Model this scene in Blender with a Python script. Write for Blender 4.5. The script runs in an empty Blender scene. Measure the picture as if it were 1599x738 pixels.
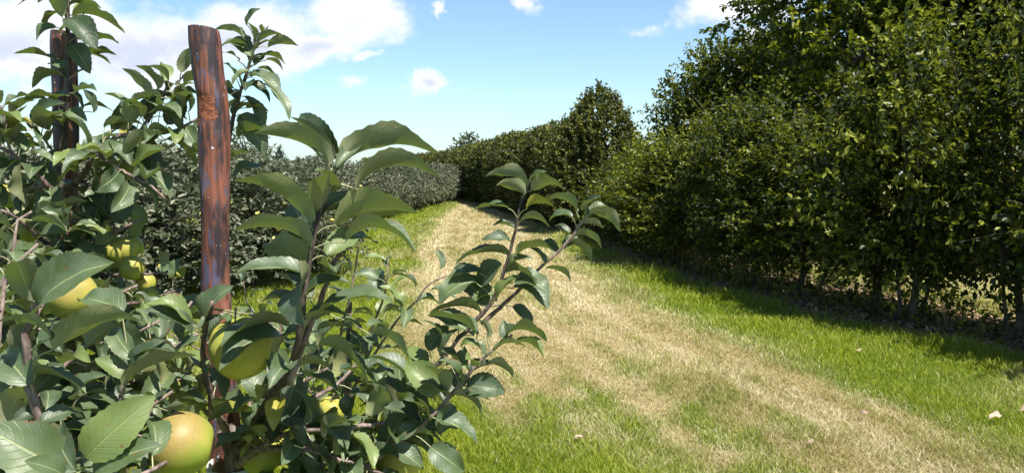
import bpy, math, random
import numpy as np
from mathutils import Vector, Matrix
R = math.radians
rng = np.random.default_rng(7)
random.seed(7)
scene = bpy.context.scene
C = scene.collection

# ------------------------------------------------------------------ camera
F = 1230.0; CAM_H = 1.6; PITCH = R(4.5)
cam_d = bpy.data.cameras.new('camera'); cam = bpy.data.objects.new('camera', cam_d); C.objects.link(cam)
cam_d.sensor_width = 36; cam_d.lens = F / 1599 * 36
cam_d.clip_start = 0.05; cam_d.clip_end = 3000
cam.location = (0, 0, CAM_H); cam.rotation_euler = (R(90) - PITCH, 0, 0)
scene.camera = cam

def at(px, py, Y):
    """the point of the place that stands at depth Y and shows at this pixel of the 1599x738 photograph"""
    x = (px - 799.5) / F; y = (369 - py) / F
    cf, sf = math.cos(PITCH), math.sin(PITCH)
    d = np.array([x, cf + y * sf, -sf + y * cf])
    return np.array([0, 0, CAM_H]) + d * (Y / d[1])

# ------------------------------------------------------------------ sky, sun, exposure
SUN_AZ, SUN_EL = R(140), R(60)            # azimuth from +Y towards +X
SKY_STRENGTH, SUN_STRENGTH = 0.068, 5.0
scene.view_settings.view_transform = 'Standard'
scene.view_settings.look = 'None'
scene.view_settings.gamma = 1.0
scene.view_settings.exposure = 1.12

class NT:
    """small helper to write node trees"""
    def __init__(self, tree):
        self.t = tree
    def n(self, typ, **kw):
        nd = self.t.nodes.new(typ)
        for k, v in kw.items():
            setattr(nd, k, v)
        return nd
    def put(self, sock, v):
        if isinstance(v, bpy.types.NodeSocket):
            self.t.links.new(v, sock)
        elif isinstance(v, (tuple, list)) and sock.type == 'RGBA' and len(v) == 3:
            sock.default_value = (*v, 1)
        else:
            sock.default_value = v
    def math(self, op, a, b=0.0, c=None, clamp=False):
        nd = self.n('ShaderNodeMath', operation=op, use_clamp=clamp)
        self.put(nd.inputs[0], a); self.put(nd.inputs[1], b)
        if c is not None: self.put(nd.inputs[2], c)
        return nd.outputs[0]
    def vmath(self, op, a, b=None, out=0):
        nd = self.n('ShaderNodeVectorMath', operation=op)
        self.put(nd.inputs[0], a)
        if b is not None: self.put(nd.inputs[1], b)
        return nd.outputs[out]
    def mix(self, f, a, b, blend='MIX'):
        nd = self.n('ShaderNodeMix', data_type='RGBA', blend_type=blend)
        self.put(nd.inputs[0], f); self.put(nd.inputs[6], a); self.put(nd.inputs[7], b)
        return nd.outputs[2]
    def noise(self, vec, scale, detail=3.0, rough=0.5, dist=0.0, out=0):
        nd = self.n('ShaderNodeTexNoise')
        if vec is not None: self.put(nd.inputs['Vector'], vec)
        nd.inputs['Scale'].default_value = scale; nd.inputs['Detail'].default_value = detail
        nd.inputs['Roughness'].default_value = rough; nd.inputs['Distortion'].default_value = dist
        return nd.outputs[out]
    def ss(self, v, a, b, lo=0.0, hi=1.0):
        nd = self.n('ShaderNodeMapRange', interpolation_type='SMOOTHSTEP')
        self.put(nd.inputs[0], v)
        nd.inputs[1].default_value = a; nd.inputs[2].default_value = b
        nd.inputs[3].default_value = lo; nd.inputs[4].default_value = hi
        return nd.outputs[0]
    def scale(self, vec, s):
        return self.vmath('MULTIPLY', vec, s)

world = bpy.data.worlds.new('World'); scene.world = world; world.use_nodes = True
wt = world.node_tree; wt.nodes.clear(); W = NT(wt)
sky = W.n('ShaderNodeTexSky', sky_type='NISHITA')
sky.sun_disc = False; sky.sun_elevation = SUN_EL; sky.sun_rotation = SUN_AZ
sky.air_density = 1.0; sky.dust_density = 0.6; sky.ozone_density = 1.0
tc = W.n('ShaderNodeTexCoord')
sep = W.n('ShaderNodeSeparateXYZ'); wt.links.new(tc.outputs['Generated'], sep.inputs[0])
yy = W.math('MAXIMUM', sep.outputs[1], 0.08)
uu = W.math('DIVIDE', sep.outputs[0], yy); vv = W.math('DIVIDE', sep.outputs[2], yy)
cmb = W.n('ShaderNodeCombineXYZ'); wt.links.new(uu, cmb.inputs[0]); wt.links.new(vv, cmb.inputs[1])
uv = cmb.outputs[0]
wob = W.noise(uv, 12.0, 6.0, 0.62, out=1)
uvw = W.vmath('ADD', uv, W.scale(W.vmath('SUBTRACT', wob, (0.5, 0.5, 0.5)), (0.11, 0.07, 0.0)))
clouds = [(40, 60, 250, 95, 1), (230, 85, 200, 85, 1), (390, 62, 150, 72, 1), (560, 28, 105, 62, 1), (510, 72, 95, 42, 1),
          (250, 135, 110, 30, .6), (588, 91, 24, 16, .8), (656, 138, 30, 24, .8), (557, 136, 34, 12, .5), (816, 4, 30, 26, .9),
          (1135, 20, 105, 44, 1), (1210, 62, 60, 28, .9), (699, 15, 16, 14, .7), (543, 228, 22, 12, .8), (60, 150, 60, 24, .6),
          (1000, 50, 40, 10, .35), (-200, 90, 260, 110, 1), (1800, 40, 200, 50, 1), (1085, 108, 22, 12, .5)]
dens = None
for (cx, cy, rx, ry, g) in clouds:
    d = W.vmath('SUBTRACT', uvw, ((cx - 799.5) / F, (272 - cy) / F, 0))
    d = W.scale(d, (F / rx, F / ry, 0))
    ln = W.vmath('LENGTH', d, out=1)
    v = W.math('MULTIPLY', W.math('SUBTRACT', 1.0, ln, clamp=False), g)
    dens = v if dens is None else W.math('MAXIMUM', dens, v)
nz = W.noise(W.scale(uv, (1.0, 1.5, 1.0)), 16.0, 7.0, 0.58)
nz2 = W.noise(W.scale(uv, (1.0, 1.6, 1.0)), 6.0, 4.0, 0.5)
dd = W.math('ADD', dens, W.math('MULTIPLY', W.math('SUBTRACT', nz, 0.5), 1.3))
cmask = W.ss(dd, -0.02, 0.62)
shade = W.math('ADD', W.ss(dd, 0.35, 0.95), W.math('MULTIPLY', W.ss(nz2, 0.48, 0.68), 0.45), clamp=True)
shade = W.math('MULTIPLY', shade, W.ss(vv, 0.22, 0.15))       # undersides
ccol = W.mix(shade, (7.6, 7.65, 7.8), (5.0, 5.45, 6.6))
skyc = W.mix(1.0, sky.outputs[0], (1.06, 1.22, 1.28), 'MULTIPLY')
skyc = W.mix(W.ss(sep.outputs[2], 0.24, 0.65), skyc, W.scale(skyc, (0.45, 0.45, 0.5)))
skyc = W.mix(W.math('MULTIPLY', W.ss(vv, 0.10, -0.02), 0.5), skyc, (4.2, 5.5, 6.4))
front = W.ss(sep.outputs[1], 0.1, 0.3)
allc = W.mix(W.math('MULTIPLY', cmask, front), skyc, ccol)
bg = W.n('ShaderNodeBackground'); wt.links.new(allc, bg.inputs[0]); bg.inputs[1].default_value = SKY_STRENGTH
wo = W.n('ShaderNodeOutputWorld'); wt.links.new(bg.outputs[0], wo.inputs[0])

sun_d = bpy.data.lights.new('sun', 'SUN'); sun_d.energy = SUN_STRENGTH; sun_d.angle = R(0.5); sun_d.color = (1.0, 0.94, 0.84)
sun = bpy.data.objects.new('sun', sun_d); C.objects.link(sun)
sdir = Vector((math.sin(SUN_AZ) * math.cos(SUN_EL), math.cos(SUN_AZ) * math.cos(SUN_EL), math.sin(SUN_EL)))
sun.rotation_euler = sdir.to_track_quat('Z', 'Y').to_euler(); sun.location = (20, 0, 30)
try:
    scene.cycles.max_bounces = 7; scene.cycles.diffuse_bounces = 3; scene.cycles.transmission_bounces = 4
except Exception:
    pass

# ------------------------------------------------------------------ helpers
def fbm2(x, y, seed=0, octaves=3):
    x = np.asarray(x, float); y = np.asarray(y, float)
    out = np.zeros_like(x); amp = 0.5; tot = 0
    for o in range(octaves):
        xi = np.floor(x).astype(np.int64); yi = np.floor(y).astype(np.int64); xf = x - xi; yf = y - yi
        def h(i, j):
            n = (i * 374761393 + j * 668265263 + (seed + o * 17) * 1274126177) & 0xffffffff
            n = ((n ^ (n >> 13)) * 1274126177) & 0xffffffff
            return ((n ^ (n >> 16)) & 0xffff) / 65535.0
        u = xf * xf * (3 - 2 * xf); v = yf * yf * (3 - 2 * yf)
        out += amp * ((h(xi, yi) * (1 - u) + h(xi + 1, yi) * u) * (1 - v) + (h(xi, yi + 1) * (1 - u) + h(xi + 1, yi + 1) * u) * v)
        tot += amp; amp *= 0.5; x = x * 2.03 + 11.3; y = y * 2.03 + 5.7
    return out / tot

def unit(v):
    v = np.asarray(v, float); n = np.linalg.norm(v, axis=-1, keepdims=True)
    return v / np.maximum(n, 1e-9)

def link(name, me, parent=None, mats=()):
    for m in mats: me.materials.append(m)
    o = bpy.data.objects.new(name, me); C.objects.link(o)
    if parent is not None: o.parent = parent
    return o

def tag(o, label=None, cat=None, group=None, kind=None):
    if label: o['label'] = label
    if cat: o['category'] = cat
    if group: o['group'] = group
    if kind: o['kind'] = kind
    return o

def empty(name, loc=(0, 0, 0), rz=0.0):
    o = bpy.data.objects.new(name, None); C.objects.link(o); o.location = loc; o.rotation_euler = (0, 0, rz); o.empty_display_size = 0.1
    return o

def dup(root, loc, rz=0.0, sc=1.0):
    r = root.copy(); C.objects.link(r); r.location = loc; r.rotation_euler = (0, 0, rz)
    r.scale = sc if isinstance(sc, tuple) else (sc, sc, sc)
    for ch in list(root.children):
        c = ch.copy(); C.objects.link(c); c.parent = r
        for g in list(ch.children):
            d = g.copy(); C.objects.link(d); d.parent = c
    return r

def mesh_arrays(name, V, Fc, smooth=True, attrs=None, uv=None, matidx=None):
    """V Nx3, Fc MxK faces of one size; attrs {name: per-vertex floats}; uv per-vertex Nx2"""
    V = np.ascontiguousarray(V, np.float32); Fc = np.ascontiguousarray(Fc, np.int32)
    me = bpy.data.meshes.new(name)
    m, k = Fc.shape
    me.vertices.add(len(V)); me.vertices.foreach_set('co', V.ravel())
    me.loops.add(m * k); me.loops.foreach_set('vertex_index', Fc.ravel())
    me.polygons.add(m)
    me.polygons.foreach_set('loop_start', np.arange(0, m * k, k, dtype=np.int32))
    me.polygons.foreach_set('loop_total', np.full(m, k, np.int32))
    if matidx is not None: me.polygons.foreach_set('material_index', np.ascontiguousarray(matidx, np.int32))
    me.polygons.foreach_set('use_smooth', np.full(m, bool(smooth)))
    if attrs:
        for an, av in attrs.items():
            a = me.attributes.new(an, 'FLOAT', 'POINT'); a.data.foreach_set('value', np.ascontiguousarray(av, np.float32))
    if uv is not None:
        ul = me.uv_layers.new(name='UVMap')
        ul.data.foreach_set('uv', np.ascontiguousarray(np.asarray(uv, np.float32)[Fc.ravel()]).ravel())
    me.update(calc_edges=True); me.validate()
    return me

class MB:
    """collects quad pieces into ONE mesh"""
    def __init__(self):
        self.v = []; self.f = []; self.a = []; self.uv = []; self.m = []; self.n = 0
    def add(self, V, Fq, rnd=0.5, uv=None, mat=0):
        V = np.asarray(V, float); Fq = np.asarray(Fq, int)
        self.v.append(V); self.f.append(Fq + self.n); self.n += len(V)
        self.a.append(np.full(len(V), rnd) if np.isscalar(rnd) else np.asarray(rnd))
        self.uv.append(np.zeros((len(V), 2)) if uv is None else np.asarray(uv, float))
        self.m.append(np.full(len(Fq), mat, int))
    def tube(self, P, rad, sides=7, mat=0, cap=True, rnd=0.5):
        P = np.asarray(P, float); n = len(P)
        rad = np.broadcast_to(np.asarray(rad, float), (n,)) if np.ndim(rad) == 0 else np.asarray(rad, float)
        T = np.gradient(P, axis=0); T = unit(T)
        ref = np.array([0.31, 0.17, 0.93]) if abs(T[0][2]) < 0.8 else np.array([1.0, 0.13, 0.05])
        A = unit(np.cross(T, ref)); B = np.cross(T, A)
        th = np.arange(sides) / sides * 2 * math.pi
        ring = (A[:, None, :] * np.cos(th)[None, :, None] + B[:, None, :] * np.sin(th)[None, :, None]) * rad[:, None, None] + P[:, None, :]
        V = ring.reshape(-1, 3); Fq = []
        for i in range(n - 1):
            for j in range(sides):
                k = (j + 1) % sides
                Fq.append((i * sides + j, i * sides + k, (i + 1) * sides + k, (i + 1) * sides + j))
        if cap:
            V = np.vstack([V, P[:1], P[-1:]])
            for j in range(0, sides - (sides % 2), 2):
                a, b, c = j, (j + 1) % sides, (j + 2) % sides
                Fq.append((n * sides, c, b, a)); o = (n - 1) * sides
                Fq.append((n * sides + 1, o + a, o + b, o + c))
            if sides % 2:
                j = sides - 1
                Fq.append((n * sides, 0, j, j)); Fq[-1] = (n * sides, 0, j, n * sides) if False else Fq[-1]
                Fq.pop()
        L = np.concatenate([[0], np.cumsum(np.linalg.norm(np.diff(P, axis=0), axis=1))])
        uv = np.stack([np.tile(th / 6.283, n), np.repeat(L, sides)], 1)
        if cap: uv = np.vstack([uv, [[0, 0], [0, L[-1]]]])
        self.add(V, Fq, rnd, uv, mat)
    def mesh(self, name, smooth=True):
        return mesh_arrays(name, np.vstack(self.v), np.vstack(self.f), smooth, {'rnd': np.concatenate(self.a)}, np.vstack(self.uv), np.concatenate(self.m))
    def build(self, name, mats, parent=None, smooth=True):
        return link(name, self.mesh(name, smooth), parent, mats if isinstance(mats, (list, tuple)) else [mats])

def spline(P, n):
    """Catmull-Rom through points P, n samples"""
    P = np.asarray(P, float)
    if len(P) < 3:
        t = np.linspace(0, 1, n)[:, None]; return P[0] * (1 - t) + P[-1] * t
    Q = np.vstack([2 * P[0] - P[1], P, 2 * P[-1] - P[-2]])
    d = np.concatenate([[0], np.cumsum(np.linalg.norm(np.diff(P, axis=0), axis=1))]); d /= d[-1]
    out = []
    for t in np.linspace(0, 1, n):
        i = min(np.searchsorted(d, t, side='right') - 1, len(P) - 2); u = (t - d[i]) / max(d[i + 1] - d[i], 1e-9)
        a, b, c, e = Q[i], Q[i + 1], Q[i + 2], Q[i + 3]
        out.append(0.5 * (2 * b + (c - a) * u + (2 * a - 5 * b + 4 * c - e) * u * u + (3 * b - a - 3 * c + e) * u ** 3))
    return np.array(out)

# ------------------------------------------------------------------ materials
def material(name):
    m = bpy.data.materials.new(name); m.use_nodes = True; m.node_tree.nodes.clear()
    return m, NT(m.node_tree)

def finish(m, N, shader):
    out = N.n('ShaderNodeOutputMaterial'); m.node_tree.links.new(shader, out.inputs[0]); return m

def principled(N, col, rough=0.6, spec=0.5, normal=None):
    p = N.n('ShaderNodeBsdfPrincipled')
    N.put(p.inputs['Base Color'], col); N.put(p.inputs['Roughness'], rough); N.put(p.inputs['Specular IOR Level'], spec)
    if normal is not None: N.put(p.inputs['Normal'], normal)
    return p.outputs[0]

def bump(N, h, strength=0.3, dist=0.01):
    b = N.n('ShaderNodeBump'); N.put(b.inputs['Height'], h); b.inputs['Strength'].default_value = strength; b.inputs['Distance'].default_value = dist
    return b.outputs[0]

def attr(N, name):
    a = N.n('ShaderNodeAttribute'); a.attribute_name = name; return a.outputs['Fac']

def with_translucent(N, sh, col, f, normal=None):
    t = N.n('ShaderNodeBsdfTranslucent'); N.put(t.inputs[0], col)
    mx = N.n('ShaderNodeMixShader'); N.put(mx.inputs[0], f)
    N.t.links.new(sh, mx.inputs[1]); N.t.links.new(t.outputs[0], mx.inputs[2]); return mx.outputs[0]

def foliage_mat(name, dark, mid, light, rough=0.42, spec=0.5, trans=0.3, tcol=None, under=None):
    m, N = material(name)
    r = attr(N, 'rnd')
    oi = N.n('ShaderNodeObjectInfo')
    r2 = N.math('ADD', r, N.math('MULTIPLY', N.math('SUBTRACT', oi.outputs['Random'], 0.5), 0.25), clamp=True)
    col = N.mix(N.ss(r2, 0.0, 0.55), dark, mid); col = N.mix(N.ss(r2, 0.51, 0.87), col, light)
    if under is not None:
        geo = N.n('ShaderNodeNewGeometry')
        col = N.mix(N.math('MULTIPLY', geo.outputs['Backfacing'], 0.75), col, under)
    sh = principled(N, col, rough, spec)
    tc_ = N.mix(0.5, col, tcol or light)
    sh = with_translucent(N, sh, tc_, trans)
    return finish(m, N, sh)

M = {}
M['hedge_leaf'] = foliage_mat('hornbeam_leaves', (0.010, 0.020, 0.005), (0.026, 0.048, 0.010), (0.23, 0.25, 0.030), 0.46, 0.35, 0.32, (0.28, 0.34, 0.015))
M['oak_leaf'] = foliage_mat('oak_leaves', (0.009, 0.020, 0.005), (0.026, 0.052, 0.009), (0.31, 0.33, 0.024), 0.40, 0.5, 0.36, (0.30, 0.38, 0.012))
M['clip_leaf'] = foliage_mat('clipped_hedge_leaves', (0.018, 0.030, 0.008), (0.048, 0.062, 0.014), (0.19, 0.185, 0.035), 0.5, 0.4, 0.25, (0.18, 0.24, 0.02))
M['orchard_leaf'] = foliage_mat('orchard_leaves', (0.042, 0.058, 0.034), (0.088, 0.105, 0.064), (0.22, 0.225, 0.15), 0.48, 0.42, 0.18, (0.14, 0.19, 0.04), under=(0.15, 0.17, 0.11))
M['far_leaf'] = foliage_mat('far_tree_leaves', (0.030, 0.045, 0.016), (0.050, 0.065, 0.022), (0.10, 0.11, 0.03), 0.5, 0.4, 0.2)
M['conifer_leaf'] = foliage_mat('conifer_needles', (0.018, 0.032, 0.028), (0.025, 0.042, 0.036), (0.04, 0.06, 0.045), 0.6, 0.3, 0.1)

def bark_mat(name, a, b, sc=30.0, rough=0.8):
    m, N = material(name)
    tcn = N.n('ShaderNodeTexCoord'); v = N.scale(tcn.outputs['Object'], (1, 1, 0.25))
    n1 = N.noise(v, sc, 5.0, 0.6); col = N.mix(N.ss(n1, 0.35, 0.65), a, b)
    return finish(m, N, principled(N, col, rough, 0.3, bump(N, n1, 0.5, 0.01)))
M['trunk'] = bark_mat('hedge_bark', (0.055, 0.045, 0.035), (0.14, 0.12, 0.095))
M['apple_bark'] = bark_mat('apple_bark', (0.055, 0.042, 0.036), (0.16, 0.13, 0.115), 60)
M['twig'] = bark_mat('apple_twig_bark', (0.10, 0.07, 0.062), (0.24, 0.185, 0.165), 90, 0.6)
M['twig_dark'] = bark_mat('young_apple_twig_bark', (0.04, 0.03, 0.028), (0.11, 0.085, 0.078), 90, 0.5)

# hero apple leaf: upper and lower face differ, pale midrib, side veins
def apple_leaf_mat():
    m, N = material('apple_leaf')
    uvn = N.n('ShaderNodeUVMap'); s = N.n('ShaderNodeSeparateXYZ'); N.put(s.inputs[0], uvn.outputs[0])
    u = N.math('SUBTRACT', s.outputs[0], 0.5); au = N.math('ABSOLUTE', u); v = s.outputs[1]
    r = attr(N, 'rnd')
    geo = N.n('ShaderNodeNewGeometry'); back = geo.outputs['Backfacing']
    ph = N.math('MULTIPLY', N.math('SUBTRACT', v, N.math('MULTIPLY', au, 0.55)), 9.0)
    fr = N.math('ABSOLUTE', N.math('SUBTRACT', N.math('FRACT', ph), 0.5))
    vein = N.ss(fr, 0.09, 0.0); rib = N.ss(au, 0.035, 0.012)
    tcn = N.n('ShaderNodeTexCoord')
    n1 = N.noise(tcn.outputs['Object'], 45.0, 4.0, 0.6); n2 = N.noise(tcn.outputs['Object'], 260.0, 2.0, 0.6)
    up = N.mix(r, (0.026, 0.056, 0.020), (0.100, 0.145, 0.052))
    up = N.mix(N.math('MULTIPLY', N.ss(n1, 0.35, 0.7), 0.6), up, (0.125, 0.165, 0.115))
    up = N.mix(N.math('MULTIPLY', vein, 0.22), up, (0.14, 0.19, 0.09))
    up = N.mix(N.math('MULTIPLY', rib, 0.75), up, (0.26, 0.30, 0.14))
    lo = N.mix(r, (0.21, 0.23, 0.12), (0.32, 0.34, 0.20))
    lo = N.mix(N.math('MULTIPLY', N.ss(n2, 0.45, 0.7), 0.4), lo, (0.21, 0.235, 0.155))
    lo = N.mix(N.math('MULTIPLY', vein, 0.35), lo, (0.27, 0.30, 0.19))
    lo = N.mix(N.math('MULTIPLY', rib, 0.8), lo, (0.36, 0.38, 0.25))
    yg = N.math('MULTIPLY', N.ss(r, 0.84, 0.90), 0.6)
    up = N.mix(yg, up, (0.150, 0.205, 0.045)); lo = N.mix(yg, lo, (0.25, 0.28, 0.09))
    dk = N.math('MULTIPLY', N.ss(r, 0.22, 0.10), 0.55)
    up = N.mix(dk, up, (0.016, 0.036, 0.012))
    # yellow tinged few
    yel = N.ss(r, 0.975, 0.985)
    up = N.mix(yel, up, (0.30, 0.27, 0.04)); lo = N.mix(yel, lo, (0.34, 0.31, 0.06))
    spot = N.math('MULTIPLY', N.ss(N.noise(tcn.outputs['Object'], 150.0, 1.0, 0.4), 0.70, 0.74), N.ss(N.noise(tcn.outputs['Object'], 9.0, 2.0, 0.5), 0.45, 0.6))
    up = N.mix(N.math('MULTIPLY', spot, 0.85), up, (0.13, 0.075, 0.03)); lo = N.mix(N.math('MULTIPLY', spot, 0.6), lo, (0.16, 0.10, 0.05))
    # brown nibbled edge marks
    edge = N.math('MULTIPLY', N.ss(au, 0.40, 0.5), N.ss(n1, 0.56, 0.64))
    up = N.mix(edge, up, (0.16, 0.09, 0.04)); lo = N.mix(edge, lo, (0.2, 0.13, 0.07))
    col = N.mix(back, up, lo)
    h = N.math('ADD', N.math('MULTIPLY', vein, -0.6), N.math('ADD', N.math('MULTIPLY', rib, -1.0), N.math('MULTIPLY', n1, 0.8)))
    bmp = bump(N, h, 0.38, 0.0015)
    rough = N.math('ADD', N.math('MULTIPLY', back, 0.28), N.math('ADD', 0.40, N.math('MULTIPLY', n2, 0.16)))
    sh = principled(N, col, rough, N.math('SUBTRACT', 0.62, N.math('MULTIPLY', back, 0.4)), bmp)
    tcol = N.mix(rib, (0.15, 0.22, 0.030), (0.22, 0.26, 0.08))
    tcol = N.mix(N.math('MULTIPLY', vein, 0.4), tcol, (0.08, 0.13, 0.02))
    sh = with_translucent(N, sh, tcol, 0.20)
    return finish(m, N, sh)
M['apple_leaf'] = apple_leaf_mat()
m, N = material('leaf_stalk'); M['petiole'] = finish(m, N, principled(N, (0.27, 0.27, 0.15), 0.5, 0.4))

def stake_mat():
    m, N = material('tarred_wood')
    tcn = N.n('ShaderNodeTexCoord'); o = tcn.outputs['Object']
    nz_ = N.noise(N.scale(o, (1, 1, 0.22)), 38.0, 5.0, 0.65)
    fine = N.noise(N.scale(o, (1, 1, 0.06)), 150.0, 4.0, 0.6)
    big = N.noise(N.scale(o, (1, 1, 0.4)), 16.0, 3.0, 0.5)
    col = N.mix(N.ss(fine, 0.35, 0.68), (0.055, 0.019, 0.012), (0.21, 0.072, 0.043))
    col = N.mix(N.math('MULTIPLY', N.ss(big, 0.50, 0.68), 0.6), col, (0.30, 0.12, 0.08))
    tar = N.math('MULTIPLY', N.ss(nz_, 0.46, 0.57), 0.90)
    col = N.mix(tar, col, (0.020, 0.016, 0.022))
    blu = N.ss(N.noise(N.scale(o, (1, 1, 0.22)), 70.0, 3.0, 0.6), 0.56, 0.64)
    col = N.mix(N.math('MULTIPLY', blu, 0.75), col, (0.06, 0.07, 0.13))
    spk = N.ss(N.noise(N.scale(o, (1, 1, 0.7)), 130.0, 2.0, 0.5), 0.70, 0.74)
    spk = N.math('MULTIPLY', spk, N.ss(big, 0.40, 0.55)); col = N.mix(spk, col, (0.5, 0.52, 0.6))
    rough = N.math('SUBTRACT', 0.72, N.math('ADD', N.math('MULTIPLY', tar, 0.28), N.math('MULTIPLY', blu, 0.1)))
    h = N.math('ADD', N.math('MULTIPLY', fine, 0.6), N.math('ADD', N.math('MULTIPLY', nz_, 0.8), spk))
    return finish(m, N, principled(N, col, rough, 0.5, bump(N, h, 0.7, 0.003)))
M['stake'] = stake_mat()
m, N = material('raw_cut_wood')
o_ = N.n('ShaderNodeTexCoord').outputs['Object']
hz = N.noise(N.scale(o_, (0.5, 0.5, 1)), 150.0, 5.0, 0.7)
M['cut'] = finish(m, N, principled(N, N.mix(N.ss(hz, 0.4, 0.6), (0.11, 0.035, 0.018), (0.27, 0.095, 0.045)), 0.7, 0.3, bump(N, hz, 0.9, 0.004)))
m, N = material('end_grain')
eg = N.noise(N.n('ShaderNodeTexCoord').outputs['Object'], 120.0, 3.0, 0.6)
M['endgrain'] = finish(m, N, principled(N, N.mix(eg, (0.06, 0.025, 0.018), (0.22, 0.09, 0.055)), 0.8, 0.2))

def apple_mat():
    m, N = material('apple_skin')
    o = N.n('ShaderNodeTexCoord').outputs['Object']; oi = N.n('ShaderNodeObjectInfo').outputs['Random']
    off = N.n('ShaderNodeCombineXYZ'); N.put(off.inputs[0], N.math('MULTIPLY', oi, 7.0)); N.put(off.inputs[1], N.math('MULTIPLY', oi, 3.0))
    p = N.vmath('ADD', o, off.outputs[0])
    n1 = N.noise(p, 18.0, 3.0, 0.5); n2 = N.noise(p, 420.0, 2.0, 0.5)
    col = N.mix(N.ss(n1, 0.35, 0.65), (0.24, 0.31, 0.038), (0.46, 0.44, 0.075))
    s = N.n('ShaderNodeSeparateXYZ'); N.put(s.inputs[0], o)
    oc = N.n('ShaderNodeSeparateColor'); N.put(oc.inputs[0], N.n('ShaderNodeObjectInfo').outputs['Color'])
    bl = N.math('MULTIPLY', N.ss(N.math('ADD', attr(N, 'blush'), N.math('MULTIPLY', N.math('SUBTRACT', n1, 0.5), 1.2)), -0.45, 0.75), oc.outputs[0])
    col = N.mix(bl, col, (0.215, 0.135, 0.055))
    col = N.mix(N.math('MULTIPLY', N.ss(n2, 0.60, 0.68), 0.45), col, (0.42, 0.36, 0.17))
    rus = N.noise(p, 70.0, 4.0, 0.7); col = N.mix(N.math('MULTIPLY', N.ss(rus, 0.60, 0.70), 0.5), col, (0.20, 0.13, 0.05))
    p_ = principled(N, col, N.math('ADD', 0.42, N.math('MULTIPLY', n1, 0.15)), 0.32, bump(N, n2, 0.12, 0.001))
    p_.node.inputs['Subsurface Weight'].default_value = 0.08
    p_.node.inputs['Subsurface Radius'].default_value = (0.01, 0.01, 0.003)
    return finish(m, N, p_)
M['apple'] = apple_mat()
m, N = material('far_apple_skin'); M['apple_far'] = finish(m, N, principled(N, N.mix(N.n('ShaderNodeObjectInfo').outputs['Random'], (0.40, 0.44, 0.10), (0.60, 0.52, 0.16)), 0.4, 0.5))
m, N = material('dry_calyx'); M['calyx'] = finish(m, N, principled(N, (0.10, 0.075, 0.045), 0.9, 0.1))
m, N = material('pale_rubber'); M['tie'] = finish(m, N, principled(N, (0.50, 0.55, 0.50), 0.5, 0.4))

# ground: 'dry' and 'soil' are masks of what grows where
def ground_mat():
    m, N = material('ground_surface')
    o = N.n('ShaderNodeTexCoord').outputs['Object']
    dry = attr(N, 'dry'); soil = attr(N, 'soil')
    n1 = N.noise(o, 5.0, 6.0, 0.65); n2 = N.noise(o, 60.0, 4.0, 0.7); n3 = N.noise(N.scale(o, (1, 0.6, 1)), 180.0, 3.0, 0.7)
    g = N.mix(n2, (0.055, 0.105, 0.016), (0.16, 0.22, 0.035))
    d = N.mix(N.ss(n3, 0.3, 0.7), (0.23, 0.17, 0.085), (0.50, 0.40, 0.22))
    f = N.ss(N.math('ADD', dry, N.math('MULTIPLY', N.math('SUBTRACT', n2, 0.5), 0.5)), 0.25, 0.75)
    col = N.mix(f, g, d)
    so = N.mix(N.ss(n3, 0.35, 0.7), (0.075, 0.052, 0.035), (0.25, 0.18, 0.12))
    so = N.mix(N.math('MULTIPLY', N.ss(n1, 0.45, 0.65), 0.5), so, (0.30, 0.22, 0.14))
    col = N.mix(soil, col, so)
    h = N.math('ADD', n2, n3)
    return finish(m, N, principled(N, col, 0.9, 0.15, bump(N, h, 0.8, 0.02)))
M['ground'] = ground_mat()

def grass_mat():
    m, N = material('grass_blades')
    dry = attr(N, 'dry'); r = attr(N, 'rnd')
    g = N.mix(r, (0.100, 0.155, 0.006), (0.32, 0.36, 0.022))
    d = N.mix(N.ss(r, 0.15, 0.95), (0.29, 0.25, 0.105), (0.76, 0.69, 0.52))
    col = N.mix(dry, g, d)
    sh = principled(N, col, 0.5, 0.35)
    tcol = N.mix(dry, (0.30, 0.42, 0.008), (0.5, 0.40, 0.2))
    return finish(m, N, with_translucent(N, sh, tcol, 0.35))
M['grass'] = grass_mat()
m, N = material('dead_leaves'); M['litter'] = finish(m, N, principled(N, N.mix(attr(N, 'rnd'), (0.15, 0.10, 0.07), (0.46, 0.34, 0.25)), 0.8, 0.2))
m, N = material('withered_leaf'); M['fallen'] = finish(m, N, principled(N, N.mix(attr(N, 'rnd'), (0.24, 0.17, 0.12), (0.38, 0.29, 0.22)), 0.7, 0.3))
m, N = material('dry_stems'); M['drystem'] = finish(m, N, principled(N, N.mix(attr(N, 'rnd'), (0.20, 0.14, 0.07), (0.52, 0.38, 0.18)), 0.8, 0.2))

# ------------------------------------------------------------------ the lie of the land
HEDGE = np.array([(8.0, 2.0), (6.6, 4.3), (5.6, 6.1), (4.75, 7.9), (3.95, 9.9), (3.4, 11.7), (2.75, 16.5), (2.25, 21.0), (1.6, 25.5), (-0.5, 40.0), (-4.4, 62.0), (-11.0, 82.0), (-26.0, 112.0)])
def hedge_x(y): return np.interp(y, HEDGE[:, 1], HEDGE[:, 0])
LEFT = np.array([(0.9, 2.0), (0.55, 4.0), (0.15, 5.0), (-0.3, 6.1), (-1.0, 8.0), (-1.5, 10.5), (-2.0, 14.5), (-2.3, 18.0), (-2.9, 30.0), (-3.0, 46.0), (-7.5, 62.0), (-16, 82.0)])
RIGHT = np.array([(2.9, 2.0), (2.7, 4.2), (2.55, 5.2), (2.2, 6.8), (1.55, 9.5), (1.1, 13.3), (0.85, 16.7), (0.5, 25.0), (-0.3, 37.0), (-2.2, 48.0), (-5.5, 62.0), (-13, 82.0)])
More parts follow.
